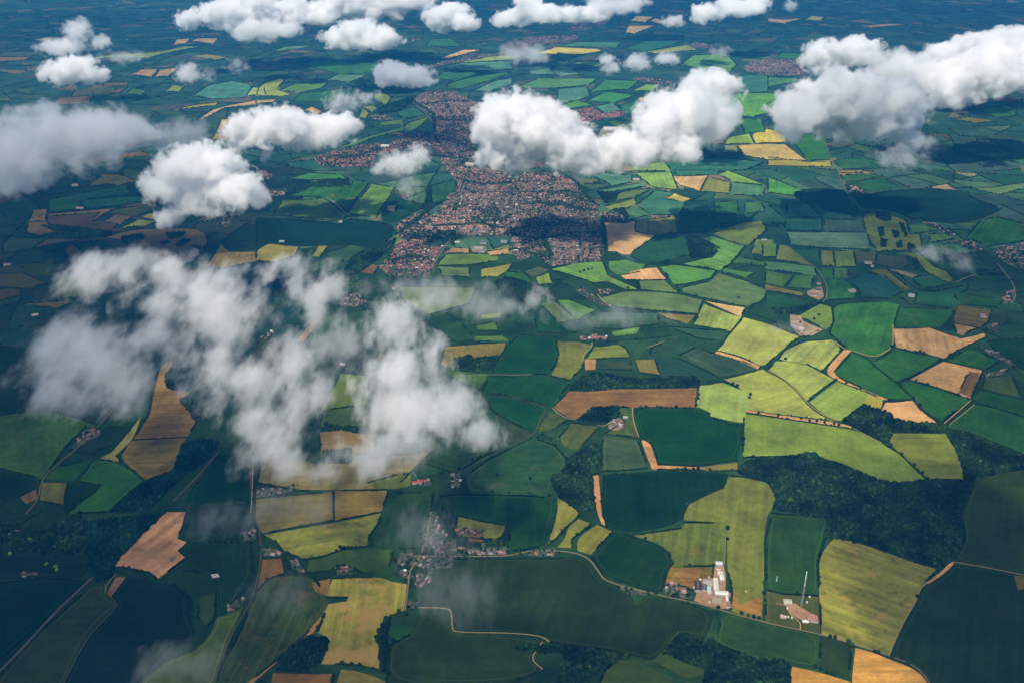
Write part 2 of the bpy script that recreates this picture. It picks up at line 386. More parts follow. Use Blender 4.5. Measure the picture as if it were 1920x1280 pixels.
# Woods: quarter, outline, colour, label
WOODS = [
 ((0,0), "1383,880 1400,865 1440,858 1500,855 1515,848 1535,855 1560,868 1585,875 1640,900 1700,907 1740,900 1800,905 1828,893 1817,925 1797,960 1806,990 1806,1018 1788,1050 1759,1066 1690,1043 1620,1020 1560,1008 1546,1010 1550,985 1555,972 1500,963 1456,955 1456,928 1440,905 1388,890", 0, "large dark wood wrapping round the top of the ribbed yellow-green field"),
 ((1440,640), "560,600 720,480 870,520 930,580 1100,610 1270,620 1345,640 1340,690 930,680 920,740 870,750 640,650", 0, "club-shaped dark wood below the small tan field"),
 ((1440,640), "1340,685 1480,680 1700,770 1920,880 2080,900 2080,960 1920,960 1560,1020 1470,1040 1440,880", 0, "wood at the right edge below the emerald field"),
 ((960,640), "440,340 560,235 700,245 900,285 1250,275 1380,260 1420,310 1390,345 800,350 600,378 440,370", 1, "long narrow wood along the top of the pinkish brown field"),
 ((960,640), "490,590 600,500 800,492 800,570 700,610", 0, "small wood beside the round farmyard"),
 ((960,640), "430,870 560,800 650,780 668,900 640,990 600,1000 620,1260 500,1280 350,1170 280,1030 400,950", 0, "wood in the fold left of the upright tan strip"),
 ((960,960), "-20,1010 100,1000 240,1000 380,1005 700,1040 900,1075 760,1130 640,1190 500,1300 300,1300 380,1180 380,1050 200,1060", 1, "dark scrubby wood along the lower edge around the lone house"),
 ((960,960), "1250,910 1450,955 1530,1000 1920,1130 2010,1105 2090,1150 2060,1300 1450,1300 1440,1180 1150,1050", 0, "dark wood at the lower edge left of the orange field"),
 ((480,960), "190,1090 330,960 440,930 530,945 555,980 490,1130 300,1200 160,1180", 0, "rounded dark copse between the brown strip and the golden field"),
 ((480,960), "960,800 990,780 1010,830 980,900 1000,1000 985,1190 940,1200 950,1000 905,935", 0, "narrow wood down the right side of the golden field"),
 ((480,960), "1380,-40 1500,30 1495,140 1400,110", 0, "small wood above the village lane"),
 ((480,960), "1640,240 1840,200 1870,130 1900,90 1890,250 1640,262", 0, "dark spinney behind the row of village houses"),
 ((0,960), "640,80 800,60 1240,0 1000,230 850,390 840,500 720,520 640,400 640,200", 2, "blue-green plantation left of the bare pink field"),
 ((0,640), "1360,780 1500,730 1640,760 1560,880 1340,1040 1100,1280 820,1280 1080,1050 1300,980", 2, "long blue-green wood running down from under the broken cloud"),
 ((0,960), "-100,60 300,160 600,0 640,100 600,320 300,330 100,300 -100,330", 0, "dark wood at the left edge with pale trees in front"),
 ((960,320), "1310,490 1430,510 1550,600 1480,650 1340,660 1310,560", 1, "dark round wood inside the long bright green field"),
 ((480,320), "230,110 700,60 700,110 420,115 240,180", 1, "dark belt of wood above the teal field with bare patches"),
 ((480,320), "790,640 1060,500 1040,560 900,680 800,760 660,800 680,700", 1, "dark valley wood between the river and the red estate"),
 ((480,320), "1270,130 1310,120 1310,250 1400,230 1300,300 1230,290 1290,200", 1, "riverside wood at the left edge of the town"),
 ((0,320), "300,410 550,430 850,460 800,500 500,520 250,500 420,460", 1, "dark wood below the brown striped fields"),
 ((480,320), "1780,840 1900,800 2100,860 2120,940 2000,990 1880,960 1830,900", 0, "tree-filled parkland below the town"),
 ((0,640), "1250,240 1300,280 1300,350 1330,370 1260,360 1240,300", 1, "small dark copse in the narrow brown field"),
 ((0,640), "1430,400 1360,440 1400,480 1440,500 1440,580 1540,600 1490,560 1490,470 1400,440", 1, "curved copse eating into the brown field"),
 ((480,640), "510,820 720,805 712,915 500,920", 1, "square dark plantation under the broken cloud"),
 ((480,640), "500,620 640,640 900,660 900,700 760,690 520,640", 1, "thin dark belt of trees under the broken cloud"),
 ((480,640), "1490,130 1590,110 1640,130 1850,110 1740,215 1480,200", 0, "wood around the cottages below the ochre field"),
 ((1440,320), "815,322 910,330 930,372 870,382 800,350", 1, "upper copse on the golf course"),
 ((1440,320), "820,425 860,425 875,490 840,500", 1, "left upright copse on the golf course"),
 ((1440,320), "930,450 975,450 990,500 950,510", 1, "middle upright copse on the golf course"),
 ((1440,320), "845,520 890,520 890,575 845,575", 1, "lower left copse on the golf course"),
 ((1440,320), "960,540 1000,520 1005,575 965,580", 1, "lower middle copse on the golf course"),
 ((1440,320), "985,400 1010,400 1050,490 1030,500", 1, "slanting copse on the golf course"),
 ((1440,320), "1045,545 1100,560 1100,600 1050,600", 1, "copse at the corner of the golf course"),
 ((1440,320), "1310,640 1380,620 1400,680 1330,690", 1, "copse between the two tiny clouds"),
 ((1440,320), "1040,640 1110,680 1140,740 1080,720", 1, "dark wood at the end of the brown field"),
 ((1440,320), "1560,740 1760,760 1760,790 1560,780", 1, "strip of trees by the road at the right edge"),
 ((0,320), "910,500 1060,470 1090,510 1000,570 910,550", 1, "largest copse in the mottled parkland"),
 ((0,320), "1240,470 1390,460 1370,500 1270,515", 1, "upper copse in the mottled parkland"),
 ((0,320), "1310,560 1370,515 1440,525 1350,575", 1, "curved copse in the mottled parkland"),
 ((0,320), "1390,590 1440,560 1510,570 1500,625 1430,635", 1, "oval copse in the mottled parkland"),
 ((0,320), "1280,640 1340,630 1380,660 1330,690 1280,680", 1, "lowest copse in the mottled parkland"),
 ((0,320), "1200,540 1270,525 1270,550 1210,560", 1, "smallest copse in the mottled parkland"),
 ((1440,320), "20,1030 200,1040 330,990 400,1000 260,1060 60,1080", 0, "band of trees above the big farmyard"),
 ((960,320), "640,160 760,160 800,170 760,240 700,250", 1, "dark wood touching the town's right edge"),
 ((960,320), "760,300 840,280 870,370 830,340", 1, "small wood above the new estate"),
 ((480,0), "920,800 1040,770 1180,720 1180,780 1040,850 920,860", 1, "dark wooded valley left of the upper town"),
 ((480,0), "740,625 790,590 870,600 820,640", 1, "dark copse beside the small bright cloud"),
 ((960,0), "270,430 350,400 420,410 560,410 400,460 290,460", 1, "blue-dark wood below the long yellow field"),
 ((960,0), "800,300 1000,260 1300,270 1280,300 1000,310", 1, "wooded ridge below the three tan fields"),
]
# Settlements: quarter, outline, style, density, name phrase
TOWNS = [
 ((480,320), "920,730 1010,640 1080,520 1280,560 1400,575 1330,700 1300,800 1000,790", "red", 1.0, "red-roofed estate at the lower end of the town", 22),
 ((480,320), "1040,420 1250,300 1330,350 1370,300 1400,260 1560,280 1700,340 1900,400 1920,500 1480,500 1480,460 1280,560 1080,510", "cream", 1.0, "cream terraces in the middle of the town", -6),
 ((480,320), "1390,260 1540,80 1840,120 1920,110 1920,400 1700,340 1560,280", "mix", 1.0, "rooftops below the big cloud", -4),
 ((960,320), "0,100 60,20 340,0 500,80 560,200 640,270 640,370 690,480 700,600 660,680 290,720 180,640 60,680 0,620", "mix", 1.0, "main spread of the town", -8),
 ((960,320), "650,330 720,310 830,340 850,385 720,390", "cream", 0.9, "new estate above the bare earth", 10),
 ((480,0), "1170,760 1250,700 1400,680 1560,730 1720,800 1660,900 1640,1000 1650,1200 1400,1180 1330,1120 1300,1060 1340,980 1330,880", "mix", 1.0, "upper town left of the big cloud", -15),
 ((480,0), "430,1195 540,1150 800,1090 1000,1080 1200,1000 1300,1020 1300,1120 1100,1120 900,1180 880,1260 500,1250", "red", 0.8, "arm of the town reaching left", -10),
 ((480,0), "1320,1100 1660,1210 1900,1260 1920,1380 1540,1400 1440,1290", "mix", 0.9, "town centre under the small cloud", -8),
 ((960,0), "400,840 600,810 660,850 860,840 830,875 600,910 470,920", "red", 1.0, "estate between the two cloud lobes", -5),
 ((0,320), "1470,380 1600,330 1780,330 1740,400 1700,430 1560,400", "grey", 0.45, "hamlet in trees below the small cloud", 5),
 ((960,0), "-60,330 60,285 300,270 500,270 480,300 200,340 60,380 -40,390", "mix", 0.7, "small town near the top", -8),
 ((960,0), "420,190 560,170 700,150 720,170 560,230 440,240", "grey", 0.45, "far village under the top clouds", -5),
 ((960,0), "1290,330 1400,320 1510,350 1480,370 1350,360", "grey", 0.6, "far village right of the tan fields", 8),
 ((960,0), "1740,510 1780,470 1920,450 2200,460 2190,570 1900,570 1760,540", "mix", 0.7, "village beside the right-hand cloud", -4),
 ((1440,320), "1140,390 1230,385 1400,480 1400,500 1330,480 1240,420", "grey", 0.55, "village street beside the golf course", -25),
 ((1440,320), "1420,530 1500,530 1640,610 1560,610 1460,570", "cream", 0.8, "cream terrace right of the golf course", -25),
 ((1440,320), "1690,620 1760,570 1920,550 2100,560 2100,760 1920,740 1760,700", "grey", 0.5, "town at the right edge", -10),
 ((1440,320), "560,85 620,110 700,150 740,180 640,190 600,150", "cream", 0.6, "roadside village by the straight road", -35),
 ((480,320), "690,930 800,910 780,970 860,990 740,1030 600,1010", "grey", 0.5, "village seen between wisps of cloud", -20),
 ((480,320), "0,10 60,0 130,50 90,70 20,50", "mix", 0.8, "village left of the dark belt of wood", 0),
 ((480,320), "100,165 210,160 220,185 110,200", "cream", 0.8, "white hamlet beside the small cloud", 0),
 ((480,0), "1280,500 1380,470 1640,430 1920,385 1920,400 1680,445 1400,490 1300,520", "grey", 0.5, "long street village near the top", -12),
 ((1440,320), "1750,930 1840,900 1850,970 1770,1010", "grey", 0.5, "hamlet on the road at the right edge", 20),
 ((960,320), "470,900 540,880 640,960 740,1020 690,1030 560,960", "cream", 0.4, "lane of houses fading into thin cloud", -30),
 ((480,0), "840,870 960,860 1030,900 880,905", "grey", 0.4, "hamlet beside the winding river", 0),
 ((960,0), "900,600 980,580 1220,620 1120,640 960,610", "grey", 0.4, "tree-hidden village right of centre near the top", -10),
]
VILLAGES = [
 ((480,960), "1245,110 1300,60 1320,200 1500,200 1500,270 1340,270 1250,280", "mix", .4, "house in the thickest mist above the village street", 75),
 ((480,960), "1330,335 1490,335 1470,420 1340,430", "cream", .6, "house behind the village street in the trees", 0),
 ((480,960), "1310,-10 1350,0 1375,120 1440,170 1400,230 1310,200", "mix", .55, "house on the misty lane above the crossroads", 80),
 ((480,960), "1080,305 1230,320 1340,340 1330,400 1310,430 1180,400 1060,400 1030,470 1060,380", "mix", .55, "house in the misty heart of the village", 30),
 ((480,960), "1030,440 1130,430 1190,490 1140,500 1060,480", "red", .9, "house on the close above the golden field", -20),
 ((480,960), "1340,275 1890,262 1890,322 1340,325", "mix", .8, "house in the row along the lane right of the crossroads", 0),
 ((480,960), "1200,480 1330,400 1320,520 1240,580 1200,560", "mix", .7, "house beside the dark trees south of the crossroads", 60),
 ((480,960), "1140,660 1230,660 1220,725 1140,725", "cream", .8, "house on the square of new homes beside the lane", 0),
 ((480,960), "600,420 720,415 730,470 610,475", "red", .7, "house in the tree-ringed hamlet above the golden field", 10),
 ((480,960), "250,360 300,360 370,450 330,460 270,420", "mix", .6, "house in the trees left of the green field", -50),
 ((480,960), "45,270 120,270 200,300 190,330 60,330", "mix", .6, "house beside the main road at the left", 0),
 ((480,960), "1500,130 1710,130 1700,160 1510,180", "red", .6, "house at the edge of the small bright paddock", 0),
 ((480,640), "0,1110 280,1080 290,1130 0,1175", "mix", .5, "house in the dark trees below the broad cloud", -8),
 ((480,640), "1170,1050 1310,1040 1320,1080 1180,1085", "red", .7, "red-roofed house in the farm hamlet", -8),
 ((480,640), "1460,990 1540,980 1530,1100 1460,1100", "cream", .45, "house among trees at the lane's bend", 10),
 ((0,640), "560,770 640,660 760,670 760,700 640,770 540,805", "mix", .6, "house in the long hamlet at the left", 35),
 ((960,960), "60,300 260,280 330,270 320,340 100,330", "mix", .5, "house in the roadside row above the dark field", -4),
 ((960,960), "1145,520 1240,520 1350,640 1330,660 1145,610", "red", .6, "house left of the nursery sheds", -12),
 ((960,960), "805,555 1000,590 1000,625 880,620 810,575", "mix", .6, "house in the short row below the dark green field", -14),
 ((960,320), "510,1240 710,1240 700,1275 520,1275", "red", .7, "house in the red-roofed hamlet near the picture's middle", 0),
 ((960,320), "660,890 780,890 720,930 650,930", "red", .6, "house in the trees below the bright green field", -30),
 ((1440,640), "1620,240 1790,210 1800,235 1640,280", "mix", .5, "house at the corner of the tan field on the right", 10),
 ((1440,640), "1580,40 1720,80 1860,180 1820,190 1640,90", "grey", .4, "house on the dark lane at the right edge", -25),
 ((1440,320), "1640,1150 1740,1160 1720,1210 1650,1200", "grey", .5, "house near the red barns at the right edge", 0),
 ((0,960), "150,455 290,450 280,475 160,490", "red", .5, "house at the wood edge above the dark lower-left field", 0),
 ((0,960), "1750,650 1850,655 1790,720 1720,770 1700,740", "grey", .5, "house in the dark trees by the main road", -30),
 ((0,960), "1810,150 1910,120 1920,200 1850,240", "cream", .6, "house by the main road under the cloud edge", -20),
 ((0,960), "60,150 170,140 130,190 60,190", "grey", .4, "house in the wood at the left edge", 0),
]
# Big roofs: quarter, centre, size along the picture and along depth (4x pixels), turn, roof colour, height, label
SHEDS = [
 ((960,960), 1550,398, 46,22, -4,(215,215,215),7,"white shed standing alone at the top of the nursery yard"),
 ((960,960), 1468,542, 66,40,-12,(170,160,150),6,"grey ribbed greenhouse in the nursery yard"),
 ((960,960), 1392,568, 46,66,-8,(72,60,56),7,"large dark brown roof at the left of the nursery yard"),
 ((960,960), 1528,555, 32,78,-8,(225,222,210),6,"long white shed running up the nursery yard"),
 ((960,960), 1570,620, 92,28,-8,(230,226,215),6,"white shed lying across the nursery yard"),
 ((960,960), 1536,668, 70,34,-8,(160,145,120),6,"flat beige roof by the nursery gate"),
 ((960,960), 1612,668, 14,42,-6,(230,230,225),5,"narrow white shed beside the beige roof"),
 ((960,960), 1560,472, 34,26,-6,(228,214,195),5,"cream store below the lone white shed"),
 ((960,960), 1574,505, 28,34,-6,(235,235,232),5,"white store at the right of the nursery yard"),
 ((960,960), 1478,600, 26,48,-4,(190,205,210),6,"pale blue shed in the middle of the nursery yard"),
 ((960,960), 1440,578, 42,40,-10,(95,85,90),6,"dark grey shed between brown roof and pale blue shed"),
 ((960,960), 1625,705, 34,34,-6,(150,110,95),5,"pinkish brown shed at the foot of the nursery yard"),
 ((1440,960), 145,682, 55,30,-6,(190,190,160),5,"pale shed at the top left of the mast compound"),
 ((1440,960), 338,812, 60,40,-8,(175,125,105),6,"pinkish brown shed at the right of the mast compound"),
 ((1440,960), 278,830, 40,12,-8,(235,235,230),4,"long white cabin at the front of the mast compound"),
 ((1440,960), 113,793, 40,16,-8,(200,170,150),4,"pale cabin left of the compound road"),
 ((960,640), 770,605, 40,26,-20,(150,140,150),7,"grey barn in the round farmyard"),
 ((960,640), 815,635, 40,20,-30,(215,195,175),7,"pale barn at the lower right of the round farmyard"),
 ((960,640), 850,578, 44,14,-8,(228,215,195),6,"cream barn beside the lone tree of the round farmyard"),
 ((960,640), 750,640, 30,24,30,(120,110,115),6,"small grey barn at the lower left of the round farmyard"),
 ((1440,320), 205,1165, 44,26,-25,(150,140,135),8,"grey barn at the top of the big farmyard"),
 ((1440,320), 250,1195, 46,22,-25,(215,205,190),8,"pale barn in the middle of the big farmyard"),
 ((1440,320), 300,1225, 50,16,-25,(190,185,180),8,"long grey barn at the foot of the big farmyard"),
 ((1440,320), 225,1130, 36,16,-25,(165,120,105),8,"brown barn at the edge of the big farmyard"),
 ((1440,320), 370,905, 50,24,-10,(80,80,100),8,"dark slate shed beside the curving road"),
 ((1440,320), 345,940, 56,18,-10,(140,100,95),8,"brown shed below the dark slate shed"),
 ((1440,320), 380,855, 34,18,-10,(150,95,80),8,"red-brown shed above the dark slate shed"),
 ((1440,320), 750,700, 60,16,-6,(190,150,130),8,"long pinkish barn in the farm above the teal field"),
 ((1440,320), 780,725, 24,24,-6,(200,180,165),8,"pale barn at the end of the farm above the teal field"),
 ((1440,320), 630,910, 50,22,15,(185,150,130),8,"pinkish barn at the teal field's left corner"),
 ((1440,320), 1610,1085, 44,10,-12,(140,45,50),7,"upper dark red barn at the right"),
 ((1440,320), 1615,1102, 50,10,-12,(160,110,110),7,"lower greyish red barn at the right"),
 ((1440,320), 1075,945, 50,22,-25,(170,170,175),8,"grey shed in trees right of the teal field"),
 ((480,640), 650,180, 46,16,-6,(225,210,200),7,"white barn showing between two broad clouds"),
 ((960,0), 735,980, 120,44,-4,(238,234,222),14,"huge white warehouse between the cloud lobes"),
 ((960,0), 745,1022, 76,28,-4,(225,225,222),12,"second white warehouse below the huge one"),
 ((960,0), 825,1032, 56,16,-6,(230,230,226),12,"narrow white warehouse right of the second one"),
 ((960,0), 553,934, 66,22,-3,(235,232,225),12,"white warehouse beside the upper left cloud lobe"),
 ((960,0), 855,1008, 40,18,-6,(215,215,218),12,"small pale warehouse nearest the right cloud lobe"),
 ((480,0), 1605,1245, 80,34,-6,(225,212,195),12,"big cream roof beside the town centre cloud"),
 ((480,0), 970,1106, 76,18,-4,(235,230,215),12,"white factory roof in the left arm of the town"),
 ((480,320), 1705,548, 62,46,-3,(105,110,130),10,"large grey school roof at the town's lower edge"),
 ((480,320), 1675,590, 80,22,-8,(185,185,195),8,"white-grey school block below the grey roof"),
 ((480,320), 1700,612, 50,12,-6,(140,135,150),8,"low grey school block at the playing field"),
 ((480,320), 1510,546, 50,10,-4,(225,215,200),8,"white hall left of the school playing fields"),
 ((480,320), 1860,540, 60,20,-4,(150,155,170),8,"grey school roof right of the large one"),
 ((0,320), 265,1090, 50,14,25,(230,215,205),6,"white barn at the lower left of the shadowed fields"),
 ((0,320), 565,118, 50,16,12,(190,165,150),8,"pinkish barn below the broad left cloud"),
 ((0,320), 600,288, 60,10,4,(205,180,160),8,"pale farm at the end of the straight track"),
 ((0,320), 60,712, 60,14,-6,(150,140,150),7,"grey barn in the dark fields at the left edge"),
 ((0,960), 1612,480, 46,7,12,(225,215,205),4,"upper of two white polytunnels in the dark field"),
 ((0,960), 1620,493, 46,7,12,(225,215,205),4,"lower of two white polytunnels in the dark field"),
 ((480,640), 1210,1068, 76,12,8,(185,85,62),7,"long red-roofed barn in the farm hamlet"),
 ((480,320), 1040,890, 40,26,60,(180,95,90),8,"red-roofed farm under the thin cloud"),
 ((480,320), 195,540, 46,12,-6,(220,225,220),7,"white barn at the top of the yellow field"),
 ((480,320), 635,392, 34,8,6,(225,225,230),7,"white barn at the corner of the olive field"),
 ((960,320), 930,75, 60,16,-4,(220,195,170),8,"cream farm above the bright green field"),
 ((960,320), 1890,527, 50,8,-5,(235,235,230),6,"white barn in the striped smallholdings"),
 ((960,960), 1543,440, 13,8,-8,(228, 222, 212),3.5,"small hut in the nursery yard"),
 ((960,960), 1557,443, 9,9,-8,(215, 205, 190),3.5,"small hut in the nursery yard"),
 ((960,960), 1572,481, 16,6,-8,(150, 135, 125),3.5,"small hut in the nursery yard"),
 ((960,960), 1581,468, 8,12,-8,(200, 190, 178),3.5,"small hut in the nursery yard"),
 ((960,960), 1566,498, 13,8,-8,(228, 222, 212),3.5,"small hut in the nursery yard"),
 ((960,960), 1433,584, 9,9,-8,(215, 205, 190),3.5,"small hut in the nursery yard"),
 ((960,960), 1441,652, 16,6,-8,(150, 135, 125),3.5,"small hut in the nursery yard"),
 ((960,960), 1476,499, 8,12,-8,(200, 190, 178),3.5,"small hut in the nursery yard"),
 ((960,960), 1410,514, 13,8,-8,(228, 222, 212),3.5,"small hut in the nursery yard"),
 ((960,960), 1364,574, 9,9,-8,(215, 205, 190),3.5,"small hut in the nursery yard"),
 ((960,960), 1387,604, 16,6,-8,(150, 135, 125),3.5,"small hut in the nursery yard"),
 ((960,960), 1521,595, 8,12,-8,(200, 190, 178),3.5,"small hut in the nursery yard"),
 ((960,960), 1626,658, 13,8,-8,(228, 222, 212),3.5,"small hut in the nursery yard"),
 ((960,960), 1481,685, 9,9,-8,(215, 205, 190),3.5,"small hut in the nursery yard"),
 ((960,960), 1567,557, 16,6,-8,(150, 135, 125),3.5,"small hut in the nursery yard"),
 ((960,960), 1755,604, 8,12,-8,(200, 190, 178),3.5,"small hut in the nursery yard"),
 ((960,960), 1631,715, 13,8,-8,(228, 222, 212),3.5,"small hut in the nursery yard"),
 ((960,960), 1617,725, 9,9,-8,(215, 205, 190),3.5,"small hut in the nursery yard"),
 ((1440,960), 144,731, 9,8,-8,(232,228,215),3.5,"small white cabin in the mast compound"),
 ((1440,960), 102,784, 9,8,-8,(232,228,215),3.5,"small white cabin in the mast compound"),
 ((1440,960), 150,795, 9,8,-8,(232,228,215),3.5,"small white cabin in the mast compound"),
 ((1440,960), 177,801, 9,8,-8,(232,228,215),3.5,"small white cabin in the mast compound"),
 ((1440,960), 310,797, 9,8,-8,(232,228,215),3.5,"small white cabin in the mast compound"),
 ((1440,960), 328,798, 9,8,-8,(232,228,215),3.5,"small white cabin in the mast compound"),
 ((1440,960), 280,822, 9,8,-8,(232,228,215),3.5,"small white cabin in the mast compound"),
 ((1440,960), 308,812, 9,8,-8,(232,228,215),3.5,"small white cabin in the mast compound"),
 ((1440,960), 291,684, 9,8,-8,(232,228,215),3.5,"small white cabin in the mast compound"),
 ((1440,960), 311,645, 9,8,-8,(232,228,215),3.5,"small white cabin in the mast compound"),
]
ROADS = [   # width in metres, colour, name, quarter, line
 (5.5,(100,94,86),"road",(480,960),"-60,-560 -40,-200 -20,0 30,130 40,330 10,520 -40,680 -80,740 -200,960 -290,1200 -330,1400"),
 (6,(150,138,112),"road",(480,960),"1310,0 1300,100 1250,270 1240,330 1150,440 1145,520 1130,640 1120,740"),
 (6,(150,138,112),"road",(480,960),"1240,330 1480,333 1900,335 2000,300 2180,285 2390,305 2500,350 2570,450 2610,510 2720,550 3000,620 3330,690 3460,730 3810,830 4240,918 4520,1005 4720,1070 4940,1150 5040,1260 5100,1400"),
 (4,(165,145,98),"lane",(960,960),"1610,80 1605,160 1590,400"),
 (4,(210,180,110),"track",(480,960),"1220,720 1440,720 1470,760 1470,880 1500,905 1920,908 2150,935 2200,975"),
 (5,(190,160,110),"track",(1440,960),"1380,375 1650,420 1920,475"),
 (5,(190,165,115),"track",(1440,960),"1180,537 1130,590 1120,650 1000,850 905,1075"),
 (6,(205,165,120),"track",(1440,640),"1320,618 1520,445"),
 (4,(190,170,110),"track",(1440,640),"1360,625 1550,475"),
 (5,(200,165,110),"track",(1440,640),"640,655 850,762"),
 (5,(205,180,120),"track",(1440,640),"0,222 100,270 200,350 300,475 420,560 520,600"),
 (6,(215,175,120),"track",(1440,640),"500,0 570,62 630,70 800,130 920,60 940,0 935,-120"),
 (6,(150,150,140),"road",(960,640),"-330,260 -150,250 0,255 150,250"),
 (3,(118,118,92),"lane",(960,640),"0,415 80,440 270,500 210,580 180,670 150,710 30,770 -60,800 -350,960 -420,1000"),
 (4,(200,180,140),"lane",(960,640),"300,500 340,540 410,580 480,590"),
 (4,(205,180,130),"lane",(960,640),"905,495 905,590 950,720"),
 (4,(200,180,140),"lane",(960,640),"640,630 690,640 740,605"),
 (4,(205,190,150),"lane",(960,640),"1150,0 1010,50"),
 (5,(215,205,190),"lane",(960,640),"600,10 600,45 540,100 530,150"),
 (5,(200,190,150),"lane",(960,640),"1590,285 1700,340 1785,395 1755,530"),
 (6,(130,130,120),"road",(1440,320),"410,990 440,950 445,870 400,790 360,730 310,700 150,570"),
 (7,(120,125,130),"road",(1440,0),"405,1010 430,1090 480,1200 520,1280 560,1400 620,1500 660,1580"),
 (5,(170,160,140),"lane",(1440,320),"570,80 870,55"),
 (5,(150,150,140),"road",(1440,320),"640,190 820,160 990,140 1150,130"),
 (6,(150,140,125),"road",(1440,320),"1410,840 1470,810 1560,780"),
 (6,(140,135,125),"road",(1440,320),"1720,700 1800,800 1840,850 1860,950 1820,1000"),
 (4,(190,150,120),"track",(0,960),"870,470 800,540 790,610"),
 (3,(120,125,60),"track",(0,960),"790,540 785,610 905,695 700,890 590,1060 480,1280 430,1400"),
 (4,(165,130,115),"track",(0,640),"1640,830 1470,1030 1300,1200"),
 (5,(150,130,100),"road",(0,640),"880,490 820,545 740,640 560,820 420,930 310,1040 290,1190 190,1300"),
 (3,(96,90,84),"track",(0,320),"597,170 575,290"),
 (4,(170,155,150),"track",(0,320),"-40,240 100,235"),
 (9,(150,140,138),"road",(480,320),"1050,470 1200,400 1340,330 1500,260 1560,120 1600,0"),
 (9,(150,140,138),"road",(480,320),"1340,690 1420,570 1490,470 1700,330 1920,250 2000,240"),
 (9,(150,140,138),"road",(960,320),"640,350 560,335 300,420 0,440 -120,420"),
 (8,(150,140,138),"road",(960,320),"0,330 300,275 540,235 660,265"),
 (8,(150,140,138),"road",(960,320),"60,680 180,520 200,350 300,120 330,-20"),
 (9,(140,134,140),"road",(480,0),"1170,760 1330,900 1360,1060 1560,1260"),
 (8,(140,134,140),"road",(480,0),"1400,690 1480,900 1500,1060 1560,1260"),
 (8,(140,134,140),"road",(480,0),"430,1200 800,1150 1200,1060 1360,1060"),
 (8,(105,100,95),"railway",(0,960),"700,490 480,690 300,880 100,1100 -100,1290"),
 (5,(150,160,190),"river",(480,0),"1110,885 1120,910 1095,940 1130,970 1100,1000"),
 (5,(210,190,160),"lane",(480,320),"700,330 680,340 660,310 580,230 520,205"),
 (6,(130,125,140),"road",(480,320),"1420,570 1340,690 1330,770"),
 (5,(210,190,160),"lane",(960,320),"640,930 700,1000 760,1030"),
 (5,(225,195,170),"lane",(960,320),"700,400 830,400 850,440 830,490 720,480"),
 (4,(215,185,120),"track",(960,320),"620,838 720,828 830,882 860,890"),
 (4,(205,175,120),"track",(960,960),"230,975 200,1010 140,1110 230,1180"),
 (4,(200,170,120),"track",(1440,960),"240,885 245,830 160,770 150,700 60,690"),
 (5,(190,160,130),"lane",(0,0),"1260,885 1500,860"),
 (4,(190,160,120),"track",(0,640),"1900,860 1890,1200 1880,1290"),
]
SHADE = [   # unseen cloud decks added to darken the land, by where their shade falls: photo pixel, half width and half depth in metres, depth of shade
 (60,500,1400,2200,1.3),(40,960,900,1000,1.7),(330,1180,800,420,.9),(150,1250,600,400,.9),(900,1260,700,260,.8),(1860,1120,460,800,1.6),(1900,720,500,900,.8),
 (1780,450,1500,900,.9),(830,255,520,700,1.1),(60,60,4600,2300,.75),(1600,40,6500,2600,.8),(900,20,5000,2000,.6)]
BELTS = [   # lines of big trees through the town
 ((960,320),"0,480 60,500 240,515 450,470 600,470 680,480"),((960,320),"675,380 690,470 705,600"),((960,320),"100,170 330,165 440,150"),((960,320),"340,10 480,85 560,195 640,265"),
 ((960,320),"330,250 420,265 560,300 650,300"),((960,320),"60,260 180,250 320,260"),((960,320),"0,590 80,600 150,630 300,650"),((960,320),"250,470 250,560 300,640"),
 ((480,320),"1280,560 1390,470 1480,460 1480,570"),((480,320),"1340,420 1500,410 1700,400 1780,425 1920,440"),((480,320),"1050,480 1200,380 1320,275 1420,220"),
 ((480,320),"1500,60 1700,110 1920,90"),((480,320),"1640,360 1700,380 1860,370 1920,330"),((480,320),"1130,520 1280,500 1400,510"),((480,320),"1000,680 1150,650 1300,660"),
 ((480,0),"1330,880 1420,905 1640,905"),((480,0),"1330,1170 1500,1190 1660,1170"),((480,0),"1180,760 1330,860 1340,1000"),((480,0),"1260,790 1420,760 1600,770"),((480,0),"600,1200 800,1160 1000,1110")]
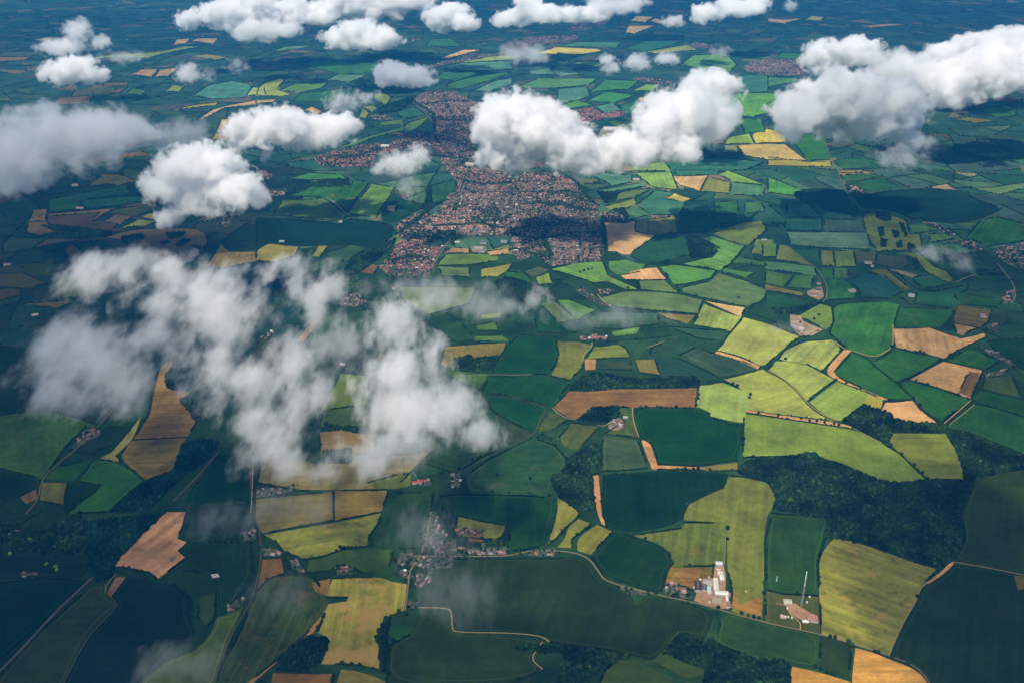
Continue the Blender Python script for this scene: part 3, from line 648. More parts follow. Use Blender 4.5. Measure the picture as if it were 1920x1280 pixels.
TREES = [   # quarter, label, group, positions
 ((1440,640), "round dark oak in the row along the tan strip", "75,560 245,580 310,597 365,600 423,610 495,622 530,630"),
 ((1440,640), "round tree on the diagonal hedge between the two bright green fields", "880,755 920,785 1000,848 1095,930 1120,968 1155,990 1195,1032"),
 ((1440,640), "upper round tree on the short hedge between two pale green fields", "382,385"),
 ((1440,640), "lower round tree on the short hedge between two pale green fields", "326,430"),
 ((1440,640), "small tree at the top corner of the pale green field", "130,135"),
 ((1440,640), "tree on the hedge round the small tan field by the wood", "905,448 970,440 1140,480 1275,590 1090,425"),
 ((1440,640), "tree on the hedge round the two-tone tan field", "1425,400 1495,428 1000,298 1040,282 1110,295 1190,325 1300,145"),
 ((1440,640), "tree on the hedge between tan strip and pale green field", "410,228 510,287 585,315 695,352"),
 ((1440,640), "tree on the hedge between the long emerald fields", "770,160 790,185 1635,475 1705,500 1865,555 925,45 945,40 1140,78"),
 ((960,640), "tree on the hedge below the pinkish brown field", "965,500 1005,492 1090,490 1115,495 1230,495"),
 ((960,640), "lone dark tree in the grey-green field beside the wood", "670,880"),
 ((960,640), "lone round tree in the middle of the teal-green field", "135,1030"),
 ((960,640), "tree on the lane edge below the teal-green field", "130,1140 280,1160"),
 ((960,640), "tree on the tan strip below the rounded dark field", "1300,960 1360,962 1395,960 1485,965"),
 ((960,640), "tree on the hedge between dark field and pale green field", "1395,430 1400,400 1380,480 1475,550 1540,590 1570,600 1600,605 1655,615 1690,625 1730,770 1735,735"),
 ((960,640), "tree by the bend of the pale green field's track", "1785,400 1780,425 1655,320 1690,335 1850,540"),
 ((960,960), "tree on the lane up from the nursery sheds", "1615,125 1615,205"),
 ((960,960), "tree on the hedge of the rounded dark green field", "1000,198 1085,240 1125,280 1200,385 1080,610 600,350"),
 ((960,960), "tree on the upright hedge right of the olive field", "1900,285 1890,535 1890,610"),
 ((960,960), "tree on the hedge below the tan plots", "1720,760 1770,780 1810,790 1850,800"),
 ((960,960), "big tree where the lane meets the field drain", "1535,765 1545,720"),
 ((960,960), "tree at the foot of the field drain", "1500,960 1515,975"),
 ((960,960), "garden tree beside the houses left of the nursery", "1230,618 1295,565"),
 ((1440,960), "lone tree where the track bends beside the yellow-green field", "1120,638"),
 ((1440,960), "tree on the hedge along the foot of the yellow-green field", "465,938 500,945 600,975 625,1000 800,1045 825,1055 930,1085 1000,1100 1050,1130"),
 ((1440,960), "tree on the hedge above the orange field", "350,1165 390,1185 440,1205 480,1215"),
 ((480,640), "tree on the lane that climbs right of the broad cloud", "1625,895 1660,885 1685,868 1730,840 1770,832 1525,960"),
 ((480,640), "lone round tree in the dark field right of the cottages", "1805,1005"),
 ((480,640), "tree on the tan field's corner under the cloud", "1110,998 1235,920 1190,975"),
 ((480,640), "tree on the lower hedge of the dark green field", "1770,1125 1895,1135"),
 ((0,960), "pale lime-green tree in front of the dark wood", "420,415 430,440 350,395 228,210 80,318"),
 ((480,960), "tree beside the pale barn at the foot of the village", "1070,745 1130,770 1025,965"),
 ((480,960), "tree on the hedge between the two green fields", "635,270 660,275 720,270 745,272"),
 ((960,320), "tree in the short line standing in the bright green field", "510,765 540,752 570,745 600,737"),
 ((960,320), "tree on the hedge at the tan field's lower right", "935,850 945,880 870,880 1235,880 1250,900 1500,810"),
 ((960,320), "small lone tree in the broad grey-green field", "1700,958"),
 ((1440,320), "tree in the rounded pale green paddock", "380,1085 345,1115 310,1140"),
 ((1440,320), "tree beside the big farmyard", "80,1100 35,1135 240,1140"),
]
# Clouds: label, kind ('c' heaped, 's' soft heaped, 'w' wisp, 'v' veil), row of the base, puffs (x, y, half width, half height) in photo pixels
CLOUDS = [
 ("small round cloud at the left end of the top cloud bank",'c',53,[(352,38,20,14)]),
 ("long flat-based cloud bank at the top left",'c',46,[(420,28,42,18),(470,18,48,24),(530,24,52,21),(590,28,36,16),(392,34,22,11)]),
 ("bright cloud bank cut by the top edge left of centre",'c',36,[(650,8,40,22),(700,4,60,26),(760,1,42,13)]),
 ("thinner cloud under the long top bank",'s',72,[(480,57,42,15),(530,56,30,9)]),
 ("flat-based white cloud standing clear below the top bank",'c',88,[(640,72,32,15),(675,64,38,21),(710,72,36,14)]),
 ("rounded cloud with a faint tail near the top centre",'c',57,[(838,32,36,20),(866,42,26,12)]),
 ("peaked cloud bank at the top right of centre",'c',48,[(990,20,28,20),(960,36,30,12),(1040,26,42,13),(1090,28,32,11)]),
 ("cloud joined to the peaked bank and cut by the top edge",'s',38,[(1130,12,26,20),(1160,14,28,11),(1190,5,22,9)]),
 ("left of two small clouds near the top right",'c',40,[(1322,26,26,14)]),
 ("right of two small clouds near the top right",'c',28,[(1385,16,36,11),(1415,9,24,11)]),
 ("tiny round cloud at the top right",'s',20,[(1483,11,10,8)]),
 ("tiny cloud beside the three tan fields at the top",'s',48,[(1262,40,17,8)]),
 ("thin three-lobed cloud in the top left corner",'s',100,[(147,58,19,16),(118,88,34,11),(190,80,16,10)]),
 ("dome-shaped cloud alone at the upper left",'c',157,[(110,136,28,16),(140,130,33,19),(170,140,23,12)]),
 ("small tufted cloud over the upper left fields",'s',155,[(352,138,19,14)]),
 ("tiny upright cloud scrap right of the tufted one",'v',152,[(392,141,8,10)]),
 ("tiny scrap of cloud above the yellow field at the upper left",'v',132,[(445,122,13,8)]),
 ("thin streak of cloud over the pale strip at the upper left",'v',118,[(235,108,24,7)]),
 ("flat-based cloud above the upper town",'c',160,[(730,138,26,19),(768,142,36,15),(798,151,18,8)]),
 ("thin slanting wisp left of the upper town",'w',213,[(640,192,20,15),(678,182,24,8)]),
 ("broad white cloud beside the tan field at the upper left",'c',283,[(470,246,38,27),(520,236,46,29),(575,246,43,25),(628,240,40,22),(448,268,20,11),(500,286,11,14)]),
 ("great soft cloud at the left edge",'s',355,[(40,276,66,46),(120,252,74,38),(205,244,66,30),(5,322,56,34),(150,286,54,27),(270,252,26,12)]),
 ("heaped cloud below the broad white one at the left",'c',415,[(340,318,42,32),(392,308,46,32),(442,356,46,29),(316,348,40,26),(378,368,54,27),(320,408,22,14),(482,372,20,14)]),
 ("faint wisp at the right tip of the great left cloud",'v',262,[(345,250,44,13)]),
 ("brightest towering cloud over the middle of the town",'c',325,[(968,226,60,44),(1012,236,52,42),(925,236,32,38),(948,278,50,34),(1060,272,56,36),(1085,300,54,23),(930,305,12,20)]),
 ("bright curved cloud right of the towering one",'c',312,[(1290,216,66,42),(1238,226,42,32),(1342,220,36,28),(1190,276,56,25),(1135,288,54,24),(1258,270,56,25)]),
 ("smaller cloud riding behind the bright curved one",'c',196,[(1330,165,48,25),(1290,180,28,16)]),
 ("large bright cloud at the upper right",'c',275,[(1590,176,56,42),(1556,196,62,44),(1632,210,62,40),(1500,216,50,34),(1684,192,44,34),(1690,236,26,26),(1704,264,20,15)]),
 ("cloud arching behind the large bright one",'c',142,[(1550,106,36,24),(1600,96,42,19),(1632,90,22,13)]),
 ("greyer cloud between the large bright one and the right bank",'s',186,[(1690,132,50,26),(1738,150,50,25),(1782,170,34,18)]),
 ("upper bank of cloud at the right edge",'c',112,[(1790,100,42,15),(1850,86,48,17),(1908,72,40,15)]),
 ("lower bank of cloud at the right edge",'c',190,[(1850,136,64,30),(1912,120,60,36),(1800,156,40,26),(1778,184,32,14)]),
 ("torn scraps below the large bright cloud at the right",'w',305,[(1690,296,33,12),(1655,300,13,7),(1735,268,18,10)]),
 ("small ragged cloud over the town centre",'s',326,[(750,306,36,16),(786,290,19,17),(710,316,12,10)]),
 ("thin curl of cloud over the fields left of the town",'v',372,[(764,348,18,11),(768,364,10,8)]),
 ("left of three little clouds above the bright curved one",'s',136,[(1138,112,15,8),(1145,127,15,11)]),
 ("middle of three little clouds above the bright curved one",'s',132,[(1195,117,20,13)]),
 ("right of three little clouds above the bright curved one",'s',121,[(1250,110,19,9)]),
 ("faint puff over the far village at the upper right",'v',104,[(1350,97,13,7)]),
 ("faint cloud below the small town near the top",'v',118,[(985,104,30,11)]),
 ("torn grey wisp on the left above the broken cloud",'w',545,[(180,516,54,26),(245,488,64,20),(128,540,26,16)]),
 ("streaked grey cloud left of the red estate",'w',620,[(400,560,66,42),(350,520,64,26),(300,562,44,32),(430,612,54,34)]),
 ("thin cloud just left of the estate's lower tip",'w',600,[(600,546,46,30),(540,500,54,20),(590,590,34,20)]),
 ("pale veil of cloud drifting below the red estate",'v',600,[(850,562,76,24),(780,542,54,18),(920,580,44,15)]),
 ("small bright puff below the town",'w',590,[(1012,552,19,13),(995,570,16,13)]),
 ("thin flat veil over the lane of houses",'v',606,[(1150,592,66,16)]),
 ("broken grey-white cloud farthest left in the low group",'w',760,[(130,650,54,40),(190,690,84,46),(270,640,52,34),(118,740,50,28),(230,722,62,34)]),
 ("middle broken cloud of the low group",'w',820,[(480,720,74,44),(420,680,54,34),(540,680,46,36),(560,742,54,36),(500,790,54,34)]),
 ("brightest broken cloud of the low group",'x',830,[(740,606,44,32),(760,690,60,48),(835,768,62,40),(750,760,62,42),(900,808,44,22)]),
 ("low trailing cloud along the foot of the low group",'w',900,[(580,880,84,22),(700,852,64,30),(520,850,44,34),(765,832,52,28)]),
 ("thin link of cloud between the broken clouds",'v',690,[(640,640,44,34)]),
 ("drift of mist over the village crossroads",'m',1040,[(790,1000,40,34),(840,1020,34,18)]),
 ("thin mist over the mauve field by the main road",'m',990,[(545,955,56,24)]),
 ("thin mist above the bare pink field",'m',990,[(415,970,44,22)]),
 ("faint mist over the big dark field right of the village",'m',1150,[(860,1112,52,40)]),
 ("faint mist over the striped dark field left of the golden field",'m',1140,[(530,1120,44,24)]),
 ("pale mist at the bottom edge on the left",'m',1280,[(350,1250,54,24)]),
 ("left of two tiny puffs beside the golf course",'w',488,[(1745,476,22,11)]),
 ("right of two tiny puffs beside the golf course",'v',504,[(1803,490,13,13)]),
 ("shred of mist by the big farmyard",'v',625,[(1470,616,26,8)]),
]
WOODS_ = WOODS
import bpy, math, random, colorsys
import numpy as np
from mathutils import Vector, noise as mnoise
from mathutils.geometry import tessellate_polygon

R = math.radians
rng = random.Random(11)
nrng = np.random.default_rng(7)
S = bpy.context.scene
COL = S.collection

# ---------------------------------------------------------------- camera: an airliner window, 2 km up, 35 mm lens
H = 2000.0
PITCH = R(25.5)
F = 1920 * 35.0 / 36.0
cp, sp = math.cos(PITCH), math.sin(PITCH)
EYE = Vector((0, 0, H))
def ray(x, y):
    u, v = (x - 960) / F, -(y - 640) / F
    return Vector((u, cp + v * sp, -sp + v * cp))
def ground(x, y, z=0.0):
    d = ray(x, y); t = (H - z) / -d.z
    return (d.x * t, d.y * t)
def to_px(X, Y, Z=0.0):
    a = Y * cp - (Z - H) * sp
    b = Y * sp + (Z - H) * cp
    return 960 + X / a * F, 640 - b / a * F
def slant(x, y):
    d = ray(x, y); return H / -d.z * d.length, math.asin(-d.normalized().z)   # metres, depression
def pts(org, s):
    out = []
    for p in s.split():
        a, b = p.split(',')
        out.append((org[0] + float(a) / 4, org[1] + float(b) / 4))
    return out
def pts0(org, s):
    # woods of the first entry are already in photo pixels
    return [tuple(map(float, p.split(','))) for p in s.split()] if org == (0, 0) else pts(org, s)

cam = bpy.data.cameras.new('camera'); cam.lens = 35; cam.sensor_width = 36
cam.clip_start = 1; cam.clip_end = 200000
camo = bpy.data.objects.new('camera', cam); COL.objects.link(camo)
camo.location = EYE; camo.rotation_euler = (R(90) - PITCH, 0, 0)
S.camera = camo

# ---------------------------------------------------------------- light
SUN_EL, SUN_AZ = 58.0, -150.0          # azimuth clockwise from straight ahead
sun = bpy.data.lights.new('sun', 'SUN'); sun.energy = 4.6; sun.angle = R(0.5); sun.color = (1.0, .92, .78)
suno = bpy.data.objects.new('sun', sun); COL.objects.link(suno)
sd = Vector((math.sin(R(SUN_AZ)) * math.cos(R(SUN_EL)), math.cos(R(SUN_AZ)) * math.cos(R(SUN_EL)), math.sin(R(SUN_EL))))
suno.rotation_euler = sd.to_track_quat('Z', 'Y').to_euler()
suno.location = sd * 5000
W = bpy.data.worlds.new('World'); S.world = W; W.use_nodes = True
nt = W.node_tree; nt.nodes.clear()
sky = nt.nodes.new('ShaderNodeTexSky'); sky.sky_type = 'NISHITA'; sky.sun_disc = False
sky.sun_elevation = R(SUN_EL); sky.sun_rotation = R(SUN_AZ)
bg = nt.nodes.new('ShaderNodeBackground'); bg.inputs['Strength'].default_value = 0.08
wo = nt.nodes.new('ShaderNodeOutputWorld')
nt.links.new(sky.outputs[0], bg.inputs[0]); nt.links.new(bg.outputs[0], wo.inputs[0])
S.view_settings.view_transform = 'Standard'; S.view_settings.look = 'None'
S.view_settings.exposure = 0.3; S.view_settings.gamma = 1.0
cy = S.cycles
cy.max_bounces = 24; cy.diffuse_bounces = 1; cy.glossy_bounces = 1; cy.transmission_bounces = 2
cy.volume_bounces = VOL_BOUNCES; cy.transparent_max_bounces = 64
cy.volume_step_rate = 1.0; cy.volume_max_steps = 512
cy.use_adaptive_sampling = True; cy.adaptive_threshold = 0.03
cy.use_denoising = True
try:
    cy.denoiser = 'OPENIMAGEDENOISE'
except Exception:
    pass
S.render.use_persistent_data = False

DECK = 2700.0
def deck_pos(px, py):
    x, y = ground(px, py); t = DECK / sd.z
    return x, y, x + sd.x * t, y + sd.y * t
SH = [(ground(px, py), a, b, t) for px, py, a, b, t in SHADE]
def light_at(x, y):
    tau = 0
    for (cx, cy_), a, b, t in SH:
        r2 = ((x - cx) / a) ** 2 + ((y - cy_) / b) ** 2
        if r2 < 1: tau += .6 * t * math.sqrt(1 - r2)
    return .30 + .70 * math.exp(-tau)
# ---------------------------------------------------------------- materials
def lin(c): return c / 12.92 if c <= .04045 else ((c + .055) / 1.055) ** 2.4
def lin3(rgb): return [lin(c / 255) for c in rgb]
class NT:
    def __init__(s, name):
        s.m = bpy.data.materials.new(name); s.m.use_nodes = True
        s.t = s.m.node_tree; s.t.nodes.clear()
        s.out = s.t.nodes.new('ShaderNodeOutputMaterial')
    def n(s, typ, **kw):
        nd = s.t.nodes.new(typ)
        for k, v in kw.items(): setattr(nd, k, v)
        return nd
    def l(s, a, b): s.t.links.new(a, b)
    def math(s, op, a, b=None, c=None, clamp=False):
        nd = s.n('ShaderNodeMath', operation=op, use_clamp=clamp)
        for i, v in enumerate((a, b, c)):
            if v is None: continue
            if isinstance(v, (int, float)): nd.inputs[i].default_value = v
            else: s.l(v, nd.inputs[i])
        return nd.outputs[0]
    def vmath(s, op, a, b=None):
        nd = s.n('ShaderNodeVectorMath', operation=op)
        for i, v in enumerate((a, b)):
            if v is None: continue
            if isinstance(v, (tuple, list, Vector)): nd.inputs[i].default_value = v
            else: s.l(v, nd.inputs[i])
        return nd.outputs['Value'] if op in ('LENGTH', 'DOT_PRODUCT', 'DISTANCE') else nd.outputs['Vector']
    def noise(s, vec, scale, detail=3, rough=.5):
        nd = s.n('ShaderNodeTexNoise'); s.l(vec, nd.inputs['Vector'])
        nd.inputs['Scale'].default_value = scale; nd.inputs['Detail'].default_value = detail; nd.inputs['Roughness'].default_value = rough
        return nd.outputs[0]
    def rng(s, v, a, b, c, d, smooth=False):
        nd = s.n('ShaderNodeMapRange')
        if smooth: nd.interpolation_type = 'SMOOTHSTEP'
        s.l(v, nd.inputs[0])
        for i, x in enumerate((a, b, c, d)): nd.inputs[i + 1].default_value = x
        return nd.outputs[0]
    def mix(s, fac, a, b, blend='MIX'):
        nd = s.n('ShaderNodeMix', data_type='RGBA', blend_type=blend)
        for sock, v in ((nd.inputs[0], fac), (nd.inputs[6], a), (nd.inputs[7], b)):
            if isinstance(v, (int, float)): sock.default_value = v
            elif isinstance(v, (tuple, list)): sock.default_value = (*v, 1) if len(v) == 3 else v
            else: s.l(v, sock)
        return nd.outputs[2]
    def diffuse(s, col):
        b = s.n('ShaderNodeBsdfDiffuse')
        if isinstance(col, (tuple, list)): b.inputs[0].default_value = (*col, 1)
        else: s.l(col, b.inputs[0])
        s.l(b.outputs[0], s.out.inputs[0]); return s.m

def crop_material(name, use_object_color):
    k = NT(name)
    pos = k.n('ShaderNodeNewGeometry').outputs['Position']
    if use_object_color:
        oi = k.n('ShaderNodeObjectInfo'); base = oi.outputs['Color']; streak = oi.outputs['Alpha']; rnd = oi.outputs['Random']
    else:
        at = k.n('ShaderNodeAttribute', attribute_name='Col'); base = at.outputs['Color']; streak = at.outputs['Alpha']; rnd = None
    uv = k.n('ShaderNodeUVMap').outputs[0]
    big = k.noise(pos, 1 / 170., 4, .6)
    fine = k.noise(pos, 1 / 22., 4, .65)
    # drilled rows: noise stretched along the working direction, and pairs of tramlines
    sx = k.n('ShaderNodeMapping'); sx.inputs['Scale'].default_value = (1 / 420., 1 / 24., 1)
    k.l(uv, sx.inputs['Vector'])
    rows = k.noise(sx.outputs[0], 1.0, 3, .6)
    sep = k.n('ShaderNodeSeparateXYZ'); k.l(uv, sep.inputs[0])
    tram = k.math('PINGPONG', k.math('ADD', sep.outputs[1], k.math('MULTIPLY', big, 10.0)), 14.0)
    tram = k.rng(tram, 0.0, 2.0, 1.0, 0.0, True)
    v = k.rng(big, .28, .72, .62, 1.38)
    v = k.math('MULTIPLY', v, k.rng(fine, .25, .75, .78, 1.22))
    v = k.math('MULTIPLY', v, k.math('ADD', 1.0, k.math('MULTIPLY', k.math('SUBTRACT', rows, .5), k.math('MULTIPLY_ADD', k.math('MINIMUM', streak, 1.0), 1.5, .35))))
    wet = k.rng(k.noise(pos, 1 / 48., 6, .72), .52, .66, 1.0, .70, True)
    v = k.math('MULTIPLY', v, k.math('ADD', 1.0, k.math('MULTIPLY', k.math('SUBTRACT', wet, 1.0), k.math('MULTIPLY_ADD', k.math('MINIMUM', streak, 1.2), .9, .3))))
    col = k.mix(1.0, base, k.n('ShaderNodeCombineColor').outputs[0], 'MULTIPLY')
    cc = col.node.inputs[7].links[0].from_node
    for i in range(3): k.l(v, cc.inputs[i])
    # thin crop and dry patches where the soil shows
    patch = k.rng(k.math('ADD', k.noise(pos, 1 / 95., 5, .7), k.math('MULTIPLY', k.math('MAXIMUM', k.math('SUBTRACT', streak, 1.0), 0.0), .055)), .55, .68, 0.0, 1.0, True)
    patch = k.math('MULTIPLY', patch, k.math('MINIMUM', streak, 1.7))
    soil = k.n('ShaderNodeVectorMath', operation='SCALE'); soil.inputs[0].default_value = (.34, .205, .05)
    sg = k.n('ShaderNodeSeparateColor'); k.l(base, sg.inputs[0]); k.l(k.math('MULTIPLY', sg.outputs[1], 6.0, clamp=True), soil.inputs['Scale'])
    col = k.mix(k.math('MULTIPLY', patch, .45), col, soil.outputs[0])
    col = k.mix(k.math('MULTIPLY', k.math('MULTIPLY', tram, k.rng(big, .42, .6, 0.0, 1.0)), k.math('MULTIPLY', streak, .22)), col, (.20, .17, .085))
    return k.diffuse(col)
M_FIELD = crop_material('field_crop', True)
M_FARM = crop_material('farmland_crop', False)

def vertex_material(name, nscale, lo, hi, detail=4):
    k = NT(name)
    at = k.n('ShaderNodeAttribute', attribute_name='Col')
    pos = k.n('ShaderNodeNewGeometry').outputs['Position']
    v = k.rng(k.noise(pos, nscale, detail, .65), .25, .75, lo, hi)
    cc = k.n('ShaderNodeCombineColor')
    for i in range(3): k.l(v, cc.inputs[i])
    return k.diffuse(k.mix(1.0, at.outputs['Color'], cc.outputs[0], 'MULTIPLY'))
def object_material(name, nscale, lo, hi):
    k = NT(name)
    oi = k.n('ShaderNodeObjectInfo')
    pos = k.n('ShaderNodeNewGeometry').outputs['Position']
    v = k.rng(k.noise(pos, nscale, 4, .65), .25, .75, lo, hi)
    cc = k.n('ShaderNodeCombineColor')
    for i in range(3): k.l(v, cc.inputs[i])
    return k.diffuse(k.mix(1.0, oi.outputs['Color'], cc.outputs[0], 'MULTIPLY'))
M_LEAF = vertex_material('foliage', 1 / 3.5, .55, 1.45)
M_LEAFO = object_material('tree_foliage', 1 / 3.0, .5, 1.5)
M_ROOF = vertex_material('town_roofs_and_walls', 1 / 6., .8, 1.2)
M_ROOFO = object_material('roof_covering', 1 / 2.5, .78, 1.22)
M_WALL = object_material('rendered_wall', 1 / 2., .9, 1.1)
M_ROAD = object_material('road_surface', 1 / 9., .8, 1.2)
k = NT('bark'); M_BARK = k.diffuse(k.mix(k.noise(k.n('ShaderNodeNewGeometry').outputs['Position'], 2.0), (.05, .035, .02), (.12, .09, .06)))
k = NT('meadow_soil')
p = k.n('ShaderNodeNewGeometry').outputs['Position']
M_GROUND = k.diffuse(k.mix(k.rng(k.noise(p, 1 / 60., 5, .65), .35, .65, 0, 1), (.012, .035, .016), (.035, .06, .022)))
k = NT('gardens_and_yards')
p = k.n('ShaderNodeNewGeometry').outputs['Position']
g = k.mix(k.rng(k.noise(p, 1 / 16., 5, .75), .44, .58, 0, 1), (.022, .042, .020), (.13, .105, .09))
M_TOWN = k.diffuse(k.mix(k.rng(k.noise(p, 1 / 130., 3), .4, .65, 0, .6), g, (.03, .055, .024)))
k = NT('white_painted_steel'); M_STEEL = k.diffuse((.78, .78, .76))
k = NT('galvanised_lattice'); M_LATT = k.diffuse((.30, .31, .30))

# ---------------------------------------------------------------- mesh helpers
def tag(o, label=None, cat=None, group=None, kind=None):
    if label: o['label'] = label
    if cat: o['category'] = cat
    if group: o['group'] = group
    if kind: o['kind'] = kind
    return o
def link(o, parent=None):
    COL.objects.link(o)
    if parent is not None: o.parent = parent
    return o
def empty(name, loc, rz=0.0):
    o = bpy.data.objects.new(name, None); o.empty_display_size = 2
    o.location = loc; o.rotation_euler = (0, 0, rz); return link(o)
def mesh_np(name, V, Fc, mat, color=None, smooth=False):
    """V (n,3), Fc list of index tuples or (m,k) array; color (n,3) or (n,4) per point."""
    me = bpy.data.meshes.new(name)
    if isinstance(Fc, np.ndarray):
        m, kk = Fc.shape
        me.vertices.add(len(V)); me.vertices.foreach_set('co', np.asarray(V, np.float32).ravel())
        me.loops.add(m * kk); me.loops.foreach_set('vertex_index', Fc.astype(np.int32).ravel())
        me.polygons.add(m)
        me.polygons.foreach_set('loop_start', np.arange(0, m * kk, kk, dtype=np.int32))
        me.update(calc_edges=True)
    else:
        me.from_pydata([tuple(v) for v in V], [], Fc); me.update()
    if color is not None:
        c = np.ones((len(V), 4), np.float32); c[:, :color.shape[1]] = color
        a = me.color_attributes.new('Col', 'FLOAT_COLOR', 'POINT'); a.data.foreach_set('color', c.ravel())
    if smooth: me.polygons.foreach_set('use_smooth', np.ones(len(me.polygons), bool))
    if mat: me.materials.append(mat)
    return me
def add(name, me, parent=None): return link(bpy.data.objects.new(name, me), parent)

def pip_many(P, poly):
    """points (n,2) inside polygon (list)."""
    x, y = P[:, 0], P[:, 1]; ins = np.zeros(len(P), bool)
    n = len(poly); j = n - 1
    for i in range(n):
        xi, yi = poly[i]; xj, yj = poly[j]
        if yi != yj:
            c = ((yi > y) != (yj > y)) & (x < (xj - xi) * (y - yi) / (yj - yi) + xi)
            ins ^= c
        j = i
    return ins
def area2(p): return sum(p[i - 1][0] * p[i][1] - p[i][0] * p[i - 1][1] for i in range(len(p))) / 2
def ccw(p): return p if area2(p) > 0 else p[::-1]
def rounded(poly, lim=50, reps=2):
    """ease gentle bends, keep real corners."""
    for _ in range(reps):
        out = []; n = len(poly)
        for i in range(n):
            a, b, c = (Vector(poly[i - 1]), Vector(poly[i]), Vector(poly[(i + 1) % n]))
            d1, d2 = b - a, c - b
            if d1.length < 1e-3 or d2.length < 1e-3: continue
            ang = math.degrees(d1.angle(d2))
            if 4 < ang < lim:
                out.append(tuple(b - d1 * .25)); out.append(tuple(b + d2 * .25))
            else: out.append(tuple(b))
        poly = out
    return poly

# ---------------------------------------------------------------- crop colour from its look through the air, some shade kept in it
HAZE_D = HAZE_DENSITY
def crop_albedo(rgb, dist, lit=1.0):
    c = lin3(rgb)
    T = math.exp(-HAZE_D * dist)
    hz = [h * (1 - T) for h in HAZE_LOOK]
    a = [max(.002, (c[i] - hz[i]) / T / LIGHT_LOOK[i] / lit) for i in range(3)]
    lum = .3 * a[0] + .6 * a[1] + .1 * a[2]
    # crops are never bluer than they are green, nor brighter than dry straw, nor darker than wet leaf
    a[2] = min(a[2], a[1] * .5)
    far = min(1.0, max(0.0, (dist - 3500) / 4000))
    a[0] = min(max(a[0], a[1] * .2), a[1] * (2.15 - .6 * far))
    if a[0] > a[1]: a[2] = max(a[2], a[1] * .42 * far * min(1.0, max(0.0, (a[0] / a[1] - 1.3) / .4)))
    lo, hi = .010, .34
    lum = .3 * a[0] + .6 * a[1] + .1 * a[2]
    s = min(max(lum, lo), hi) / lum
    if max(rgb) < 76 and dist < 5500 and rgb[1] >= rgb[0]:      # near dark fields tinted greener to offset the blue haze
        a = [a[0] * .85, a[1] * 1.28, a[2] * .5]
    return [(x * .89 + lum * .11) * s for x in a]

# ---------------------------------------------------------------- traced fields
ZF = 0.4
fields = []          # (world polygon, px polygon, albedo)
for org, lst in FIELDS.items():
    for rgb, s in lst:
        q = pts(org, s)
        cx = sum(p[0] for p in q) / len(q); cyy = sum(p[1] for p in q) / len(q)
        w = ccw([ground(*p) for p in q])
        w = ccw(rounded(w))
        d = slant(cx, max(cyy, 4))[0]
        fields.append((w, q, rgb[:3], d, rgb[3] if len(rgb) > 3 else None))
WOODPOLY = [(ccw(rounded([ground(*p) for p in pts0(o, s)])), lab, tone) for o, s, tone, lab in WOODS_]
TOWNPOLY = [(ccw([ground(*p) for p in pts(o, s)]), st, de, lab, an) for o, s, st, de, lab, an in TOWNS]
VILPOLY = [(ccw([ground(*p) for p in pts(o, s)]), st, de, lab, an) for o, s, st, de, lab, an in VILLAGES]

def field_object(w, z, color, streak):
    V = [(x, y, 0) for x, y in w]
    c = np.mean(np.array(w), axis=0)
    # working direction: along the longest side
    best = max(range(len(w)), key=lambda i: (Vector(w[i]) - Vector(w[i - 1])).length)
    d = (Vector(w[best]) - Vector(w[best - 1])).normalized(); n = Vector((-d.y, d.x))
    tris = tessellate_polygon([[Vector(v) for v in V]])
    fc = []
    for t in tris:
        a = (Vector(V[t[1]]) - Vector(V[t[0]])).cross(Vector(V[t[2]]) - Vector(V[t[0]])).z
        fc.append(t if a > 0 else t[::-1])
    V = [(x - c[0], y - c[1], 0) for x, y, _ in V]
    me = mesh_np('field', V, fc, M_FIELD)
    uv = me.uv_layers.new(name='UVMap')
    for l in me.loops:
        p = Vector((V[l.vertex_index][0], V[l.vertex_index][1]))
        uv.data[l.index].uv = (p.dot(d) + c[0], p.dot(n) + c[1])
    o = add('field', me); o.location = (c[0], c[1], z); o.color = (*color, streak)
    tag(o, kind='structure'); return o
margins = []
order = sorted(range(len(fields)), key=lambda i: -abs(area2(fields[i][0])))
for rank, i in enumerate(order):
    w, q, rgb, d, so = fields[i]
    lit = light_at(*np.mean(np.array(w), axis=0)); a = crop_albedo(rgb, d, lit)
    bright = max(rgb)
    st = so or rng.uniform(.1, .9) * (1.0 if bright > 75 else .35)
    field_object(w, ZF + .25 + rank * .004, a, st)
    if bright < 92 and d < 5200 and abs(area2(w)) > 28000: margins.append((w, a))

# ---------------------------------------------------------------- the ground and the far patchwork of farmland
GX, GY0, GY1 = 60000, -30000, 70000
g = add('ground', mesh_np('ground', [(-GX, GY0, 0), (GX, GY0, 0), (GX, GY1, 0), (-GX, GY1, 0)], [(0, 1, 2, 3)], M_GROUND))
tag(g, kind='structure')

